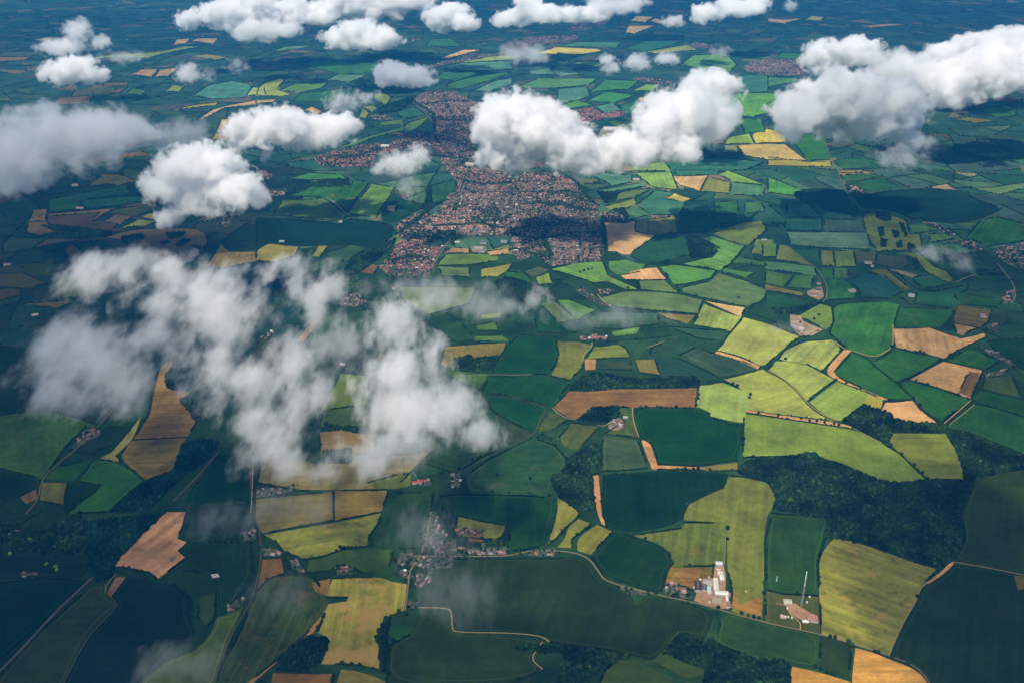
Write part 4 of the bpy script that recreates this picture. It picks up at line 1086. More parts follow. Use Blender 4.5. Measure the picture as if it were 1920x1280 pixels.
cuts = []            # hedge lines between the cells
cells = []
def in_view(poly, m=260):
    xs = [to_px(x, max(y, 300)) for x, y in poly]
    return max(p[0] for p in xs) > -m and min(p[0] for p in xs) < 1920 + m and max(p[1] for p in xs) > -45 and min(p[1] for p in xs) < 1280 + m
def split(poly, depth=0):
    ar = abs(area2(poly))
    if not in_view(poly, 420) and ar > 4e6 and depth > 5: return
    cx = sum(p[0] for p in poly) / len(poly); cyy = sum(p[1] for p in poly) / len(poly)
    tgt = rng.uniform(22000, 105000) * (1.0 if cyy < 9000 else 1.1)
    if ar < tgt:
        if in_view(poly): cells.append(poly)
        return
    # long direction
    P = np.array(poly); c = P.mean(0); u, s_, vt = np.linalg.svd(P - c)
    ax = Vector(vt[0]); a = R(rng.gauss(0, 11)); n = Vector((ax.x * math.cos(a) - ax.y * math.sin(a), ax.x * math.sin(a) + ax.y * math.cos(a)))
    pr = [Vector(p).dot(n) for p in poly]
    t = min(pr) + (max(pr) - min(pr)) * rng.uniform(.36, .64)
    A, B, X = [], [], []
    m = len(poly)
    for i in range(m):
        p, q = poly[i], poly[(i + 1) % m]; dp, dq = pr[i] - t, pr[(i + 1) % m] - t
        (A if dp >= 0 else B).append(p)
        if (dp >= 0) != (dq >= 0):
            k_ = dp / (dp - dq); x = (p[0] + (q[0] - p[0]) * k_, p[1] + (q[1] - p[1]) * k_)
            A.append(x); B.append(x); X.append(x)
    if len(X) != 2 or len(A) < 3 or len(B) < 3: return
    if ar < 3.0e6: cuts.append((X[0], X[1]))
    split(A, depth + 1); split(B, depth + 1)
split([(-16000, 1200), (16000, 900), (15500, 26000), (-16500, 26000)])

# shared gentle bending of the ruled pattern, so that sides run with the land
def warp(p):
    x, y = p
    v = mnoise.noise_vector(Vector((x / 900., y / 900., 3.1))); v2 = mnoise.noise_vector(Vector((x / 260., y / 260., 9.7)))
    return (x + v.x * 170 + v2.x * 30, y + v.y * 170 + v2.y * 30)
def dens_side(p, q, n):
    return [(p[0] + (q[0] - p[0]) * i / n, p[1] + (q[1] - p[1]) * i / n) for i in range(n)]
covered = [f[0] for f in fields] + [w for w, _, _ in WOODPOLY]
fbox = [(min(p[0] for p in w), max(p[0] for p in w), min(p[1] for p in w), max(p[1] for p in w)) for w in covered]
tbox = [w[0] for w in TOWNPOLY]
def inside_any(P, polys, boxes=None):
    r = np.zeros(len(P), bool)
    for i, w in enumerate(polys):
        if boxes is not None:
            b = boxes[i]
            if P[:, 0].max() < b[0] or P[:, 0].min() > b[1] or P[:, 1].max() < b[2] or P[:, 1].min() > b[3]: continue
        r |= pip_many(P, w)
    return r
PAL = [((.018,.060,.030),30),((.026,.075,.036),26),((.040,.090,.036),16),((.07,.12,.042),9),((.12,.14,.05),3.5),((.20,.14,.08),2.5),((.10,.075,.05),2.5),((.14,.12,.06),2),((.034,.070,.044),16)]
PAL_DARK = [((.010,.032,.018),30),((.013,.038,.021),25),((.022,.045,.020),15),((.036,.045,.021),8),((.07,.05,.035),4),((.04,.06,.027),5)]
def pick(pal):
    t = rng.random() * sum(w for _, w in pal)
    for c, w in pal:
        t -= w
        if t <= 0: return c
    return pal[0][0]
FV, FF, FC, FUV = [], [], [], []
base = 0
for poly in cells:
    q = []
    for i in range(len(poly)):
        a, b = poly[i], poly[(i + 1) % len(poly)]
        n = max(1, int(math.hypot(a[0] - b[0], a[1] - b[1]) / 70)); q += dens_side(a, b, n)
    c = np.mean(np.array(q), axis=0)
    q = [warp(p) for p in q]
    px, py = to_px(*np.mean(np.array(q), axis=0))
    dark = px < 560 and py > 300  # left cells take darker colours that stand in for shade and vignette
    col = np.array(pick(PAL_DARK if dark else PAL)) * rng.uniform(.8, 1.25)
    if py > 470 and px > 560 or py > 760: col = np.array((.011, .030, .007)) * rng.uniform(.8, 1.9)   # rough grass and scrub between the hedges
    if not dark and py < 300: col = (col * .55 + np.array((.022, .064, .036)) * .45) * .85  # far cells drawn toward teal: haze fading put into their colour
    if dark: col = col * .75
    st = rng.uniform(0, .8)
    tri = tessellate_polygon([[Vector((x, y, 0)) for x, y in q]])
    # straight ruling inside the cell
    best = max(range(len(poly)), key=lambda i: math.hypot(poly[i][0] - poly[i - 1][0], poly[i][1] - poly[i - 1][1]))
    d = (Vector(poly[best]) - Vector(poly[best - 1])).normalized(); nn = Vector((-d.y, d.x))
    for x, y in q:
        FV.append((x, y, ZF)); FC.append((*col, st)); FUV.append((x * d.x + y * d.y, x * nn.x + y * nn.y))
    for t in tri:
        a, b, e = (q[k_] for k_ in t)
        s_ = (b[0] - a[0]) * (e[1] - a[1]) - (b[1] - a[1]) * (e[0] - a[0])
        FF.append(tuple(base + k_ for k_ in (t if s_ > 0 else t[::-1])))
    base += len(q)
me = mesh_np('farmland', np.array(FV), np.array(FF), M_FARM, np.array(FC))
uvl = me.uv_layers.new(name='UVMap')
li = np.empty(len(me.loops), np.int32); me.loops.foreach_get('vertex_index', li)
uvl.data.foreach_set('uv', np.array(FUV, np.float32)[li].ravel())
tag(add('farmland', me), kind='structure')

# ---------------------------------------------------------------- leafy shapes
def ico(sub):
    t = (1 + 5 ** .5) / 2
    v = [(-1,t,0),(1,t,0),(-1,-t,0),(1,-t,0),(0,-1,t),(0,1,t),(0,-1,-t),(0,1,-t),(t,0,-1),(t,0,1),(-t,0,-1),(-t,0,1)]
    f = [(0,11,5),(0,5,1),(0,1,7),(0,7,10),(0,10,11),(1,5,9),(5,11,4),(11,10,2),(10,7,6),(7,1,8),(3,9,4),(3,4,2),(3,2,6),(3,6,8),(3,8,9),(4,9,5),(2,4,11),(6,2,10),(8,6,7),(9,8,1)]
    v = [Vector(x).normalized() for x in v]
    for _ in range(sub):
        cache, g_ = {}, []
        def mid(a, b):
            k_ = (min(a, b), max(a, b))
            if k_ not in cache: cache[k_] = len(v); v.append(((v[a] + v[b]) / 2).normalized())
            return cache[k_]
        for a, b, c in f:
            x, y, z = mid(a, b), mid(b, c), mid(c, a); g_ += [(a, x, z), (b, y, x), (c, z, y), (x, y, z)]
        f = g_
    return np.array([tuple(p) for p in v]), np.array(f)
I0, I1, I2 = ico(0), ico(1), ico(2)
def lumpy(base, seed, amp):
    v = base[0].copy(); r = random.Random(seed); o = Vector((r.random() * 50, r.random() * 50, r.random() * 50))
    for i in range(len(v)):
        p = Vector(v[i]); n1 = mnoise.noise(p * 1.6 + o); n2 = mnoise.noise(p * 3.7 + o)
        v[i] *= 1 + amp * n1 + amp * .6 * n2
        if v[i][2] < -.45: v[i][2] = -.45
    return v, base[1]
CROWNS1 = [lumpy(I1, s, .45) for s in range(6)]
CROWNS0 = [lumpy(I0, s + 40, .5) for s in range(6)]
def scatter(P, Rad, Hgt, cols, protos, seed=0):
    """one mesh of many crowns: P (n,2) places, Rad radii, Hgt heights, cols (n,3)."""
    r = np.random.default_rng(seed)
    n = len(P); which = r.integers(0, len(protos), n)
    Vs, Fs, Cs = [], [], []; off = 0
    ang = r.uniform(0, 6.283, n)
    for k_ in range(len(protos)):
        idx = np.where(which == k_)[0]
        if not len(idx): continue
        bv, bf = protos[k_]; m = len(bv)
        ca, sa = np.cos(ang[idx])[:, None], np.sin(ang[idx])[:, None]
        x = (bv[None, :, 0] * ca - bv[None, :, 1] * sa) * Rad[idx][:, None] + P[idx, 0][:, None]
        y = (bv[None, :, 0] * sa + bv[None, :, 1] * ca) * Rad[idx][:, None] + P[idx, 1][:, None]
        z = (bv[None, :, 2] + .5) / 1.6 * Hgt[idx][:, None] + .3
        Vs.append(np.stack([x, y, z], -1).reshape(-1, 3))
        Cs.append(np.repeat(cols[idx], m, axis=0))
        Fs.append((bf[None] + (off + np.arange(len(idx)) * m)[:, None, None]).reshape(-1, 3)); off += len(idx) * m
    return np.concatenate(Vs), np.concatenate(Fs), np.concatenate(Cs)
LEAF = np.array([(.009,.025,.006),(.013,.032,.007),(.007,.021,.006),(.019,.037,.008)])
LEAF_BLUE = np.array([(.007,.030,.017),(.009,.037,.020),(.006,.024,.014)])
def leafcols(n, tone=0, r=nrng):
    t = LEAF_BLUE if tone == 2 else LEAF
    return t[r.integers(0, len(t), n)] * r.uniform(.6, 1.4, (n, 1)) * np.where(r.random((n, 1)) < .08, 2.0, 1.0)

def grid_in(poly, step, jit=.45):
    xs = [p[0] for p in poly]; ys = [p[1] for p in poly]
    gx, gy = np.meshgrid(np.arange(min(xs), max(xs), step), np.arange(min(ys), max(ys), step))
    P = np.stack([gx.ravel(), gy.ravel()], -1); P += nrng.uniform(-jit, jit, P.shape) * step
    return P[pip_many(P, poly)] if len(P) else P
# ---------------------------------------------------------------- woods: each one mass of crowns
for i, (w, lab, tone) in enumerate(WOODPOLY):
    c = np.mean(np.array(w), axis=0); far = math.hypot(*c)
    step = 8.5 if far < 5000 else 11.0
    P = grid_in(w, step)
    if len(P) < 3: continue
    rad = (.45 + .75 * nrng.random(len(P)) ** 1.5) * step * .85; hg = nrng.uniform(7, 15, len(P)) * (.6 + .5 * rad / rad.max())
    # the floor of the wood fills the gaps between crowns
    pt = np.array([.75 + .9 * mnoise.noise(Vector((q[0] / 75., q[1] / 75., 4.4))) for q in P]).clip(.35, 1.6)[:, None]
    V, Fc, Cc = scatter(P, rad, hg, leafcols(len(P), tone) * pt, CROWNS1 if far < 4200 else CROWNS0, i)
    V[:, :2] -= c
    o = add('woodland', mesh_np('woodland', V, Fc, M_LEAF, Cc)); o.location = (c[0], c[1], 0)
    tag(o, lab, 'wood', 'woods and copses among the fields', 'stuff')
    fl = field_object(w, ZF + 1.9 + i * .004, (.012, .026, .012), 0); fl.name = 'ground'; fl.data.name = 'woodland_ground'

# ---------------------------------------------------------------- hedges
def hedge_mesh(line, wid, hgt, r):
    L = [Vector(p) for p in line]
    st = []; step = 7.0
    for a, b in zip(L[:-1], L[1:]):
        n = max(1, int((b - a).length / step))
        for j in range(n): st.append(a + (b - a) * j / n)
    st.append(L[-1])
    V, Fc = [], []
    for j, p in enumerate(st):
        d = (st[min(j + 1, len(st) - 1)] - st[max(j - 1, 0)])
        if d.length < 1e-6: d = Vector((1, 0))
        d.normalize(); n = Vector((-d.y, d.x))
        w = wid * r.uniform(.7, 1.3) * .5; h = hgt * r.uniform(.65, 1.35); o = r.uniform(-.6, .6)
        for s_, zz in ((-1, 0), (-1.05, .62), (-.4, 1.0), (.45, .95), (1.05, .6), (1, 0)):
            q = p + n * (w * s_ * r.uniform(.85, 1.15) + o); V.append((q.x, q.y, zz * h * r.uniform(.9, 1.1) + .2))
        if j:
            b0, b1 = (j - 1) * 6, j * 6
            for e in range(5): Fc.append((b0 + e, b0 + e + 1, b1 + e + 1, b1 + e))
    return np.array(V), np.array(Fc)
def flip(Fc): return Fc[:, ::-1]

roadlines = [[ground(*p) for p in pts(o, s)] for _, _, _, o, s in ROADS]
runs = []            # hedge runs on the sides of traced fields
placed = []          # sample points of the hedges already there
cellmap = {}
def near_existing(p, d=22):
    kx, ky = int(p[0] // 40), int(p[1] // 40)
    for ix in (-1, 0, 1):
        for iy in (-1, 0, 1):
            for q in cellmap.get((kx + ix, ky + iy), ()):
                if (q[0] - p[0]) ** 2 + (q[1] - p[1]) ** 2 < d * d: return True
    return False
def resample(line, step=18):
    out = []
    for a, b in zip(line[:-1], line[1:]):
        n = max(1, int(math.hypot(a[0] - b[0], a[1] - b[1]) / step)); out += dens_side(a, b, n)
    out.append(line[-1]); return out
allw = [f[0] for f in fields]
abox = fbox[:len(allw)]
for fi, (w, q, rgb, d, so) in enumerate(fields):
    tan = rgb[0] > rgb[1] + 18
    if abs(area2(w)) < 5000: continue
    raw = ccw([ground(*p) for p in q])
    n = len(raw); side = [raw[0]]; sides = []
    # cut the outline into sides at its corners
    corners = [i for i in range(n) if 38 < math.degrees((Vector(raw[i]) - Vector(raw[i - 1])).angle(Vector(raw[(i + 1) % n]) - Vector(raw[i]), 0))]
    if len(corners) < 2: corners = [0, n // 2]
    for a, b in zip(corners, corners[1:] + [corners[0] + n]):
        sides.append([raw[k_ % n] for k_ in range(a, b + 1)])
    for sline in sides:
        s_ = resample(sline)
        if len(s_) < 3: continue
        keep = []
        for p in s_:
            if near_existing(p): 
                if len(keep) > 3: runs.append((keep, fi))
                keep = []
            else: keep.append(p)
        if len(keep) > 3: runs.append((keep, fi))
        for p in s_: cellmap.setdefault((int(p[0] // 40), int(p[1] // 40)), []).append(p)
woodonly = [w for w, _, _ in WOODPOLY]
ROADP = np.array([p for (wd, *_), L in zip(ROADS, roadlines) for a_, b_ in zip(L[:-1], L[1:]) for p in dens_side(a_, b_, max(1, int(math.hypot(a_[0] - b_[0], a_[1] - b_[1]) / 6)))])
def on_road(P, r=8.5):
    return np.array([bool(((ROADP - q) ** 2).sum(1).min() < r * r) for q in P])
def clean(line, margin=True):
    """drop the stretches that would run through a wood, a town or the inside of another field."""
    P = np.array(line)
    bad = inside_any(P, woodonly) | inside_any(P, tbox) | on_road(P)
    out, cur = [], []
    for p, b in zip(line, bad):
        if b:
            if len(cur) > 3: out.append(cur)
            cur = []
        else: cur.append(p)
    if len(cur) > 3: out.append(cur)
    return out
runs = [(l, fi) for run, fi in runs for l in clean(run)]
def seen_len(l):
    a = [to_px(*p) for p in l]
    ins = sum(1 for x, y in a if 0 < x < 1920 and 0 < y < 1280)
    if not ins: return 0
    return sum(math.hypot(a[i][0] - a[i - 1][0], a[i][1] - a[i - 1][1]) for i in range(1, len(a))) * ins / len(a) / (slant(*a[len(a) // 2])[0] / 2500)
runs.sort(key=lambda r_: -seen_len(r_[0]))
def hue_word(rgb):
    h, s_, v = colorsys.rgb_to_hsv(*[c / 255 for c in rgb]); h *= 360
    if h < 44: return ('bare pinkish' if h < 24 else 'tan') if v > .55 else 'brown'
    if h < 62: return 'straw yellow' if v > .6 else ('yellow-green' if v > .42 else 'dull olive')
    if h < 100: return 'pale green' if v > .55 else ('grass green' if v > .38 else 'dark green')
    if h < 150: return 'bright green' if v > .45 else ('emerald' if v > .33 else 'deep green')
    return 'grey-green' if v > .45 else ('teal' if v > .3 else 'dark teal')
def place_word(x, y):
    v = 'top' if y < 110 else 'upper' if y < 430 else 'middle' if y < 620 else 'lower' if y < 1000 else 'bottom'
    h = 'far left' if x < 240 else 'left' if x < 620 else 'left of centre' if x < 880 else 'centre' if x < 1060 else 'right of centre' if x < 1300 else 'right' if x < 1640 else 'far right'
    return v + ' ' + h
hedge_trees = []
far_V, far_F, far_C, off = [], [], [], 0
n_ind = 0
used_lab = {}
for l, fi in runs:
    sl = seen_len(l)
    mx, my = l[len(l) // 2]; d = math.hypot(mx, my)
    wid = 6.0 if d < 5000 else 7.0; hg = 4.4 if d < 5000 else 5.0
    V, Fc = hedge_mesh(l, wid, hg, rng)
    for j in range(1, len(l) - 1):
        if rng.random() < .55: hedge_trees.append((l[j][0] + rng.uniform(-3, 3), l[j][1] + rng.uniform(-3, 3)))
    colr = leafcols(1)[0] * .62
    if sl > 0 and n_ind < 240:
        n_ind += 1
        c = V[:, :3].mean(0); c[2] = 0
        o = add('hedge', mesh_np('hedge', V - c, flip(Fc), M_LEAF, np.tile(colr, (len(V), 1)))); o.location = c
        px, py = to_px(mx, my)
        q = fields[fi][1]; fx = sum(p[0] for p in q) / len(q); fy = sum(p[1] for p in q) / len(q)
        dx, dy = px - fx, (py - fy) * 1.6
        side = ('right of' if dx > 0 else 'left of') if abs(dx) > abs(dy) else ('below' if dy > 0 else 'above')
        lab = 'dark hedge %s the %s field, %s' % (side, hue_word(fields[fi][2]), place_word(fx, fy))
        tag(o, lab, 'hedge', 'field hedges')
        used_lab.setdefault(lab, []).append((o, px, py))
    else:
        far_V.append(V); far_F.append(flip(Fc) + off); far_C.append(np.tile(colr, (len(V), 1))); off += len(V)
ORD = ['first', 'second', 'third', 'fourth', 'fifth', 'sixth', 'seventh', 'eighth', 'ninth', 'tenth', 'eleventh', 'twelfth', 'thirteenth', 'fourteenth', 'fifteenth', 'sixteenth', 'seventeenth', 'eighteenth', 'nineteenth', 'twentieth']
def settle(d):
    """where several share a phrase, say which of them, counted from the left."""
    for lab, lst in d.items():
        if len(lst) < 2: continue
        lst.sort(key=lambda t: t[1])
        for i, t in enumerate(lst):
            t[0]['label'] = (lab + ', %s from left' % ORD[i]) if i < len(ORD) else lab
settle(used_lab)
# hedges of the far patchwork
lines = []
for a, b in cuts:
    L = math.hypot(a[0] - b[0], a[1] - b[1]); n = max(2, int(L / 40))
    q = [warp(p) for p in dens_side(a, b, n) + [b]]
    P = np.array(q)
    X = P.mean(0)
    if X[1] > 20000: continue
    bad = inside_any(P, covered, fbox) | inside_any(P, tbox)
    cur = []
    for p, bd in zip(q, bad):
        if bd or near_existing(p, 18):
            if len(cur) > 1: lines.append(cur)
            cur = []
        else: cur.append(p)
    if len(cur) > 1: lines.append(cur)
for l in lines:
    if rng.random() < (.25 if math.hypot(*l[0]) < 9000 else .45): continue
    d = math.hypot(*l[0]); V = []; Fc = []
    wid, hg = (4.5, 3.6) if d < 6000 else (5.5, 4.2)
    V, Fc = hedge_mesh(l, wid, hg, rng)
    colr = leafcols(1)[0] * .7
    far_V.append(V); far_F.append(flip(Fc) + off); far_C.append(np.tile(colr, (len(V), 1))); off += len(V)
    for j in range(len(l)):
        if rng.random() < .8: hedge_trees.append((l[j][0] + rng.uniform(-5, 5), l[j][1] + rng.uniform(-5, 5)))
o = add('hedgerows', mesh_np('hedgerows', np.concatenate(far_V), np.concatenate(far_F), M_LEAF, np.concatenate(far_C)))
tag(o, 'fine dark network of farther hedgerows between the distant fields', 'hedgerows', None, 'stuff')

# ---------------------------------------------------------------- trees
def make_crown(seed):
    r = random.Random(seed); Vs, Fs, off_ = [], [], 0
    lobes = [(0, 0, .62, .62)] + [(math.cos(a) * .48, math.sin(a) * .48, r.uniform(.38, .7), r.uniform(.32, .46)) for a in [i * 1.05 + r.uniform(-.3, .3) for i in range(6)]] + [(r.uniform(-.25, .25), r.uniform(-.25, .25), .95, .36)]
    for i, (x, y, z, s_) in enumerate(lobes):
        v, f = lumpy(I1, seed * 17 + i, .5); v = v * s_ + np.array((x, y, z)); Vs.append(v); Fs.append(f + off_); off_ += len(v)
    # loose sprays of leaves that break the outline
    sv, sf = [], []
    for _ in range(110):
        lx, ly, lz, ls = r.choice(lobes); d = Vector((r.gauss(0, 1), r.gauss(0, 1), r.gauss(.2, 1))).normalized()
        p = Vector((lx, ly, lz)) + d * ls * r.uniform(.95, 1.18); s_ = r.uniform(.05, .10)
        a = Vector((r.gauss(0, 1), r.gauss(0, 1), r.gauss(0, 1))).normalized() * s_; b = a.cross(d).normalized() * s_
        k_ = off_ + len(sv); sv += [tuple(p - a), tuple(p + b), tuple(p + a), tuple(p - b)]; sf += [(k_, k_ + 1, k_ + 2), (k_, k_ + 2, k_ + 3)]
    Vs.append(np.array(sv)); Fs.append(np.array(sf))
    return mesh_np('crown', np.concatenate(Vs), np.concatenate(Fs), M_LEAFO)
CROWN_ME = [make_crown(s) for s in range(1, 6)]
tv, tf = [], []
for j, (z, r0) in enumerate(((0, .075), (.12, .05), (.35, .04), (.6, .02))):
    for e in range(7): tv.append((math.cos(e * .8976) * r0, math.sin(e * .8976) * r0, z))
    if j:
        for e in range(7): tf.append(((j - 1) * 7 + e, (j - 1) * 7 + (e + 1) % 7, j * 7 + (e + 1) % 7, j * 7 + e))
for a in (0.3, 2.3, 4.4):   # limbs
    b = len(tv); d = Vector((math.cos(a), math.sin(a), 0)); n = Vector((-d.y, d.x, 0))
    for base_, r0 in ((Vector((0, 0, .22)), .03), (d * .34 + Vector((0, 0, .55)), .012)):
        for e in range(4):
            o_ = n * math.cos(e * 1.571) * r0 + Vector((0, 0, 1)) * math.sin(e * 1.571) * r0; tv.append(tuple(base_ + o_))
    for e in range(4): tf.append((b + e, b + (e + 1) % 4, b + 4 + (e + 1) % 4, b + 4 + e))
TRUNK_ME = mesh_np('trunk', tv, tf, M_BARK)
tree_labels = {}
n_tree = 0
def tree(x, y, label, group, rad=None, lime=False):
    global n_tree
    rad = rad or rng.uniform(6.0, 8.5); hg = rad * rng.uniform(1.35, 1.75)
    t = empty('tree', (x, y, .2), rng.uniform(0, 6.28)); tag(t, label, 'tree', group)
    cr = add('crown', CROWN_ME[rng.randrange(5)], t); cr.scale = (rad, rad * rng.uniform(.85, 1.1), hg * .8); cr.location = (0, 0, hg * .12)
    c = leafcols(1)[0]; cr.color = (.16, .24, .04, 1) if lime else (*c, 1)
    tk = add('trunk', TRUNK_ME, t); tk.scale = (rad * 1.3, rad * 1.3, hg)
    n_tree += 1
    px, py = to_px(x, y); tree_labels.setdefault(label, []).append((t, px, py)); return t
for org, lab, sx in TREES:
    for px, py in pts(org, sx):
        x, y = ground(px, py + .8)
        tree(x, y, lab, 'trees standing along the hedges', lime='lime' in lab)
settle(tree_labels); tree_labels = {}
hedge_trees.sort(key=lambda p: math.hypot(*p))
rest = []
for x, y in hedge_trees:
    px, py = to_px(x, y)
    vis = 0 < px < 1920 and 0 < py < 1280
    if vis and n_tree < 270 and rng.random() < .8:
        tree(x, y, 'dark hedge tree, ' + place_word(px, py), 'trees standing along the hedges', rng.uniform(4.0, 7.5))
    elif px > -150 and px < 2070: rest.append((x, y))
settle(tree_labels)
# gardens, parks and verges
extra = []
for w, st, de, lab, an in TOWNPOLY:
    far = math.hypot(*np.mean(np.array(w), axis=0))
    P = grid_in(w, 19 if far < 9000 else 30)
    for p in P:
        v = mnoise.noise(Vector((p[0] / 170., p[1] / 170., 1.7)))
        if rng.random() < (.75 + 1.6 * v) * (1.5 - de * .6): extra.append(tuple(p))
for w, st, de, lab, an in VILPOLY:
    c = np.mean(np.array(w), axis=0)
    big = [tuple((np.array(p) - c) * 1.25 + c) for p in w]
    P = grid_in(big, 15)
    for p in P:
        if rng.random() < .62: extra.append(tuple(p))
rest += extra
hrng = random.Random(5)
for _ in range(260):          # spinneys and clumps in field corners
    l = hrng.choice(lines); X, Y = hrng.choice(l)
    for j in range(hrng.randint(5, 26)): rest.append((X + hrng.gauss(0, 26), Y + hrng.gauss(0, 20)))
for o, s_ in BELTS:
    L = [ground(*q) for q in pts(o, s_)]
    for a_, b_ in zip(L[:-1], L[1:]):
        for p in dens_side(a_, b_, max(1, int(math.hypot(a_[0] - b_[0], a_[1] - b_[1]) / 8))):
            rest += [(p[0] + rng.uniform(-13, 13), p[1] + rng.uniform(-13, 13)), (p[0] + rng.uniform(-13, 13), p[1] + rng.uniform(-13, 13))]
P = np.array(rest); dd = np.hypot(P[:, 0], P[:, 1])
rad = nrng.uniform(3.0, 6.8, len(P)) * np.where(dd > 5200, 1.3, 1.0); hg = rad * nrng.uniform(1.4, 1.9, len(P))
near = dd < 4500
V, Fc, Cc = scatter(P, rad, hg, leafcols(len(P)), CROWNS0, 77)
o = add('garden_and_hedge_foliage', mesh_np('foliage', V, Fc, M_LEAF, Cc))
tag(o, 'countless small dark trees scattered along far hedges and through the gardens', 'far trees', None, 'stuff')

# ---------------------------------------------------------------- settlements
ROOFS = {
 'red': [(.26,.075,.045),(.22,.085,.055),(.30,.12,.075),(.17,.085,.07),(.13,.09,.085),(.34,.16,.11)],
 'cream': [(.36,.26,.18),(.30,.20,.14),(.22,.14,.105),(.28,.13,.085),(.16,.125,.11)],
 'mix': [(.15,.105,.095),(.19,.115,.09),(.12,.10,.105),(.24,.13,.09),(.26,.19,.15),(.10,.085,.09)],
 'grey': [(.17,.15,.15),(.12,.11,.12),(.22,.17,.15),(.20,.12,.095)],
}
WALLS = [(.38,.32,.26),(.46,.43,.38),(.30,.18,.13),(.34,.24,.18),(.26,.15,.11)]
def house_wall(w, d, h):
    a, b = w / 2, d / 2; g_ = h + d * .36
    V = [(-a,-b,0),(a,-b,0),(a,b,0),(-a,b,0),(-a,-b,h),(a,-b,h),(a,b,h),(-a,b,h),(-a,0,g_),(a,0,g_)]
    return V, [(0,1,5,4),(2,3,7,6),(1,2,6,9,5),(3,0,4,8,7)]
def house_roof(w, d, h, e=.45, th=.22):
    a, b = w / 2 + e, d / 2 + e; g_ = h + d * .36 + .25; lo = h - e * .55 + .2
    V = [(-a,-b,lo),(a,-b,lo),(a,0,g_),(-a,0,g_),(-a,b,lo),(a,b,lo),(-a,-b,lo-th),(a,-b,lo-th),(-a,b,lo-th),(a,b,lo-th),(-a,0,g_-th),(a,0,g_-th)]
    Fc = [(0,1,2,3),(3,2,5,4),(0,6,7,1),(4,5,9,8),(0,3,10,6),(3,4,8,10),(1,7,11,2),(2,11,9,5),(6,10,11,7),(10,8,9,11)]
    # chimney stack
    c = len(V); x0, x1, y0, y1, z0, z1 = a - 2.0, a - 1.2, -.45, .45, g_ - .5, g_ + .9
    V += [(x0,y0,z0),(x1,y0,z0),(x1,y1,z0),(x0,y1,z0),(x0,y0,z1),(x1,y0,z1),(x1,y1,z1),(x0,y1,z1)]
    Fc += [(c,c+1,c+5,c+4),(c+1,c+2,c+6,c+5),(c+2,c+3,c+7,c+6),(c+3,c,c+4,c+7),(c+4,c+5,c+6,c+7)]
    return V, Fc
def place_rows(w, st, de, an, vil=False):
    """rows of houses on both sides of parallel streets, the lay turning from block to block."""
    out = []
    c = np.mean(np.array(w), axis=0); far = math.hypot(*c)
    P = np.array(w); ext = P.max(0) - P.min(0); rr = math.hypot(*ext) / 2 + 20
    a0 = R(an)
    row = -rr; k_ = 0
    while row < rr:
        x = -rr
        while x < rr:
            q = (x, row); ca, sa = math.cos(a0), math.sin(a0)
            X, Y = c[0] + q[0] * ca - q[1] * sa, c[1] + q[0] * sa + q[1] * ca
            b = mnoise.noise_vector(Vector((X / 320., Y / 320., 5.5)))
            X += b.x * 70; Y += b.y * 70
            if abs(((q[0] + 900 * mnoise.noise(Vector((row / 400., 2.2, an)))) % 118) - 59) < 50 and k_ % 9 != 4: out.append((X, Y, a0 + b.z * .5 + (math.pi if k_ % 2 else 0)))
            x += rng.uniform(10.5, 17.5)
        row += (14.0 if k_ % 2 else 21.0) if vil else (17.0 if k_ % 2 else 29.0)
        k_ += 1
    A = np.array([(o_[0], o_[1]) for o_ in out])
    ins = pip_many(A, w)
    res = []
    for o_, i_ in zip(out, ins):
        if not i_: continue
        v = mnoise.noise(Vector((o_[0] / 170., o_[1] / 170., 1.7)))
        if rng.random() < de * (.88 - 1.5 * max(0, v - .08)): res.append(o_)
    return res
houses = []
def near_road(x, y):
    for L in roadlines[:3]:
        for a, b in zip(L[:-1], L[1:]):
            ax, ay = b[0] - a[0], b[1] - a[1]; t = max(0, min(1, ((x - a[0]) * ax + (y - a[1]) * ay) / (ax * ax + ay * ay)))
            if (a[0] + ax * t - x) ** 2 + (a[1] + ay * t - y) ** 2 < 100: return True
    return False
for w, st, de, lab, an in VILPOLY:
    for X, Y, a in place_rows(w, st, min(1, de * 1.3), an, True):
        if near_road(X, Y): continue
        houses.append((X, Y, a + rng.uniform(-.15, .15), st, lab, True))
for w, st, de, lab, an in TOWNPOLY:
    for X, Y, a in place_rows(w, st, de, an): houses.append((X, Y, a, st, lab, False))
# lone farms and hamlets along the far hedges
for _ in range(230):
    l = rng.choice(lines); X, Y = rng.choice(l)
    if inside_any(np.array([(X, Y)]), covered + tbox)[0]: continue
    n = rng.choice((2, 3, 3, 4, 6, 10)); a0 = rng.uniform(0, 3.14)
    for j in range(n):
        u = (j - n / 2) * rng.uniform(13, 22); v = rng.uniform(-14, 14)
        houses.append((X + u * math.cos(a0) - v * math.sin(a0), Y + u * math.sin(a0) + v * math.cos(a0), a0 + rng.choice((0, 0, 1.57)), rng.choice(('mix', 'cream', 'red')), 'lone farms and hamlets', False))
